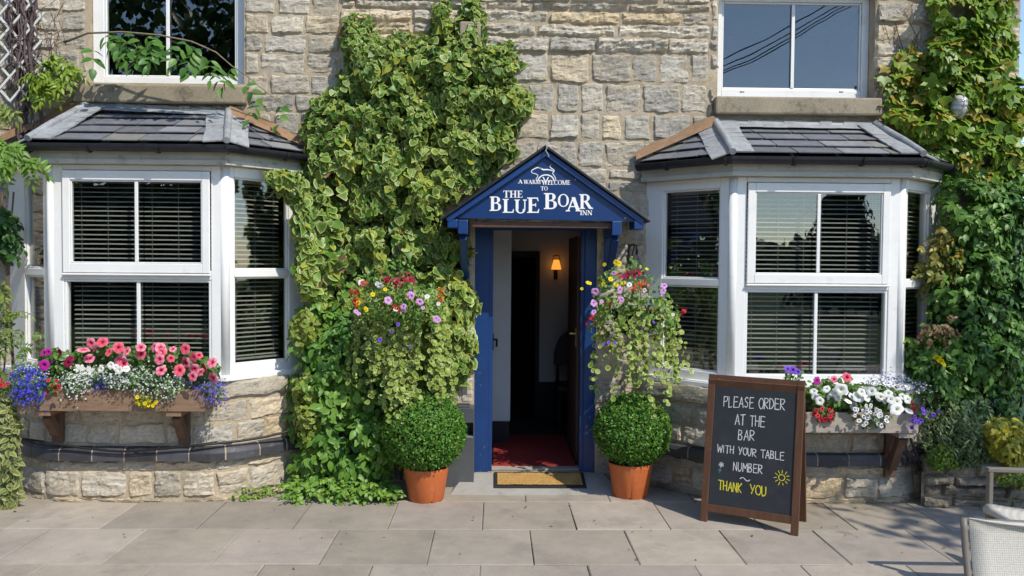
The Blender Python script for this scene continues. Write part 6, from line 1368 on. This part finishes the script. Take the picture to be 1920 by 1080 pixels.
off = R2d(.297, -.44, yawA); garden_chair((tl[0]-off[0], tl[1]-off[1], 0), yawA, 'pale woven garden chair whose tall curved back stands closest to the paving edge')
arm = at(1848, 880, 0); d_ = ground(1850, 880, .652); yawB = math.radians(88); off = R2d(.297, .252, yawB); garden_chair((d_[0]-off[0], d_[1]-off[1], 0), yawB, 'woven beige garden chair with taupe armrest beside the low stone bed edge')

# ------------------------------------------------------------------ trees across the road, mirrored in the glass, and the tree that shades the bed
def tree(loc, H, R, seed, label, kind='round', n=2600, lsz=.34, ca=(.02, .05, .012), cb=(.055, .11, .022), z0=.30, name='broadleaf_tree'):
    rg = np.random.default_rng(seed); o = thing(name, label, 'tree', loc, 'trees across the road' if kind != 'shade' else None); L = np.array(loc, float)
    mb = MB(); mb.tube([L+np.array((.1*math.sin(k), .1*math.cos(k*1.3), H*.75*k/7)) for k in range(8)], np.linspace(H*.022, H*.006, 8), 9, 0, (.07, .055, .04)); mb.build('trunk', 'stem', o, smooth=True)
    mb = MB(); lm = MB()
    if kind == 'conifer':
        t = rg.random(n)**.6; an = rg.uniform(0, 6.28, n); r = R*(t*.95+.05)*rg.uniform(.5, 1.05, n)*(1+.15*np.sin(an*5+t*30)); P = L+np.column_stack([r*np.cos(an), r*np.sin(an), H*(1-t*.93)])
        N = nrm(np.column_stack([np.cos(an), np.sin(an), np.full(n, .4)])+rg.normal(0, .4, (n, 3)))
    else:
        k = 26; cs = []
        for _ in range(k):
            v = nrm(rg.normal(0, 1, 3)); cs.append(np.array((v[0]*R*.68, v[1]*R*.68, H*(z0+(1-z0)/2)+v[2]*H*(1-z0)*.36)))
        cs = np.array(cs); i = rg.integers(0, k, n); v = nrm(rg.normal(0, 1, (n, 3))); rr = R*.42*rg.uniform(.6, 1.1, n)
        P = L+cs[i]+v*rr[:, None]*np.array((1, 1, .8)); N = nrm(v+rg.normal(0, .5, (n, 3))+np.array((0, 0, .3)))
        for c in cs[:12]: a = L+np.array((0, 0, H*.42)); lm.tube([a, a+(c-np.array((0, 0, H*.42)))*.5+rg.normal(0, .1, 3), L+c], [H*.010, H*.006, H*.002], 6, 0, (.07, .055, .04))
        lm.build('limb', 'stem', o, smooth=True)
    h = rg.random(n); c = np.array(ca)*(1-h[:, None])+np.array(cb)*h[:, None]; leaves(mb, P, N, nrm(rg.normal(0, 1, (n, 3))+DOWN), lsz*rg.uniform(.6, 1.2, n), OVAL, c); mb.build('crown', 'leaf', o, smooth=True); return o
tree((-14, -26, -.05), 14, 5.2, 1, 'tall dark broadleaf tree mirrored in the upper window beside the trellis', n=3400, lsz=.5)
tree((-6.5, -25, -.05), 12.5, 4.6, 2, 'broad dark tree mirrored in the panes behind the pink petunias', n=3000, lsz=.5)
tree((-23, -25, -.05), 13, 5.0, 3, 'dark spreading tree mirrored at the edge of the trellis bay', n=2600, lsz=.5)
tree((0.2, -28, -.05), 8, 3.8, 4, 'lower rounded tree mirrored low in the door-side panes', n=2200, lsz=.42)
tree((11.2, -21, -.05), 5.6, 1.7, 5, 'dark conical conifer mirrored in the bay behind the chalkboard', 'conifer', 3000, .30, (.008, .02, .008), (.02, .04, .012), name='conifer_tree')
tree((5.0, -23, -.05), 2.6, 1.6, 6, 'low dark bush mirrored at the foot of the chalkboard bay panes', n=1500, lsz=.22, z0=.05, name='garden_bush')
tree((17, -24, -.05), 3.4, 2.4, 8, 'rounded low tree mirrored beside the dark conifer', n=1500, lsz=.28, z0=.1, name='garden_bush')
tree((-9.6, -3.9, -.05), 7.0, 2.7, 7, 'leafy tree by the trellis end of the terrace mirrored in the angled pane', n=3600, lsz=.26, ca=(.02, .055, .012), cb=(.055, .12, .022), z0=.10)
tree((7.0, -4.1, -.05), 6.6, 1.65, 9, 'open leafy tree shading the flower bed beside the terrace chairs', 'shade', 1700, .16, (.03, .09, .015), (.09, .19, .03), z0=.52)
def mirror(px, py, Y): a = at(px, py, .12); d = a-CAM; d = np.array((d[0], -d[1], d[2])); return a+d*((Y-a[1])/d[1])
for k, (a, b) in enumerate((((1345, 118), (1570, -2)), ((1345, 132), (1590, 0)), ((1345, 142), (1600, 2)), ((1345, 147), (1606, 6)))):
    p, q = mirror(*a, -11), mirror(*b, -11); p, q = p+(p-q)*3, q+(q-p)*3; mb = MB(); mb.tube([p+(q-p)*t-np.array((0, 0, .25*math.sin(t*math.pi)-.24)) for t in np.linspace(0, 1, 15)], .013, 6)
    tag(mb.build('overhead_wire', 'cable'), 'black overhead wire across the sky mirrored in the blue upper window', 'wire', 'overhead wires mirrored in the upper window')
def hedge():  # unseen hedge, added so the bay panes mirror dark leaves instead of sky
    h = thing('added_hedge', 'long tall hedge added across the lane to darken the panes of the trellis-end bay', 'hedge', (-14, -20, -.05)); rg = np.random.default_rng(5); mb = MB(); n = 9000
    P = np.column_stack([rg.uniform(-34, 3.5, n), -20+rg.normal(0, .55, n), rg.uniform(0, 1, n)**.8*4.3+rg.normal(0, .2, n)]); c = mixcol((.014, .034, .009), (.04, .08, .018), rg.random(n))
    leaves(mb, P, nrm(rg.normal(0, .6, (n, 3))+np.array((0, 1, .4))), nrm(rg.normal(0, 1, (n, 3))), .42*rg.uniform(.6, 1.2, n), OVAL, c); mb.build('foliage', 'leaf', h, smooth=True)
    mb = MB(); mb.box((-34, -20.7, -.05), (3.4, -20.4, 3.9), 0, (.02, .03, .012)); mb.build('hedge_core', 'stem', h)
hedge()
def added_horizon_trees():  # unseen tree line, added to hide the yellow horizon sky in the panes
    mb = MB(); rg = np.random.default_rng(9); n = 5000
    P = np.column_stack([rg.uniform(-120, 140, n), -95+rg.normal(0, 2, n), np.zeros(n)]); top = 3.2+2.2*vnoise(P[:, 0]/9, P[:, 0]*0, 3)+1.2*vnoise(P[:, 0]/3, P[:, 0]*0, 4); P[:, 2] = top*rg.random(n)**.6
    c = mixcol((.035, .06, .03), (.06, .09, .045), rg.random(n)); leaves(mb, P, nrm(rg.normal(0, .5, (n, 3))+np.array((0, 1, .3))), nrm(rg.normal(0, 1, (n, 3))), 2.2*rg.uniform(.6, 1.2, n), OVAL, c)
    tag(mb.build('added_horizon_trees', 'leaf', smooth=True), kind='stuff')
added_horizon_trees()
def litter():
    mb = MB(); n = 0
    for cx, cy, sx, sy, k in ((1.9, -1.3, 1.2, .5, 26), (-1.6, -1.0, 1.2, .35, 22), (.3, -1.6, 2.2, .8, 22), (3.1, -1.0, .4, .2, 14)):
        x = RNG.normal(cx, sx, k); y = RNG.normal(cy, sy, k); y = np.minimum(y, -.62); P = np.column_stack([x, y, np.full(k, .007)])
        c = np.array([(.16, .10, .04), (.10, .07, .035), (.22, .20, .06), (.55, .20, .26), (.30, .26, .18)])[RNG.integers(0, 5, k)]
        leaves(mb, P, nrm(rnd(k, .2)+np.array((0, 0, 1))), rnd(k)*np.array((1, 1, .1)), .022*RNG.uniform(.4, 1.3, k), OVAL, c)
    tag(mb.build('leaf_litter', 'leaf'), kind='stuff')
litter()
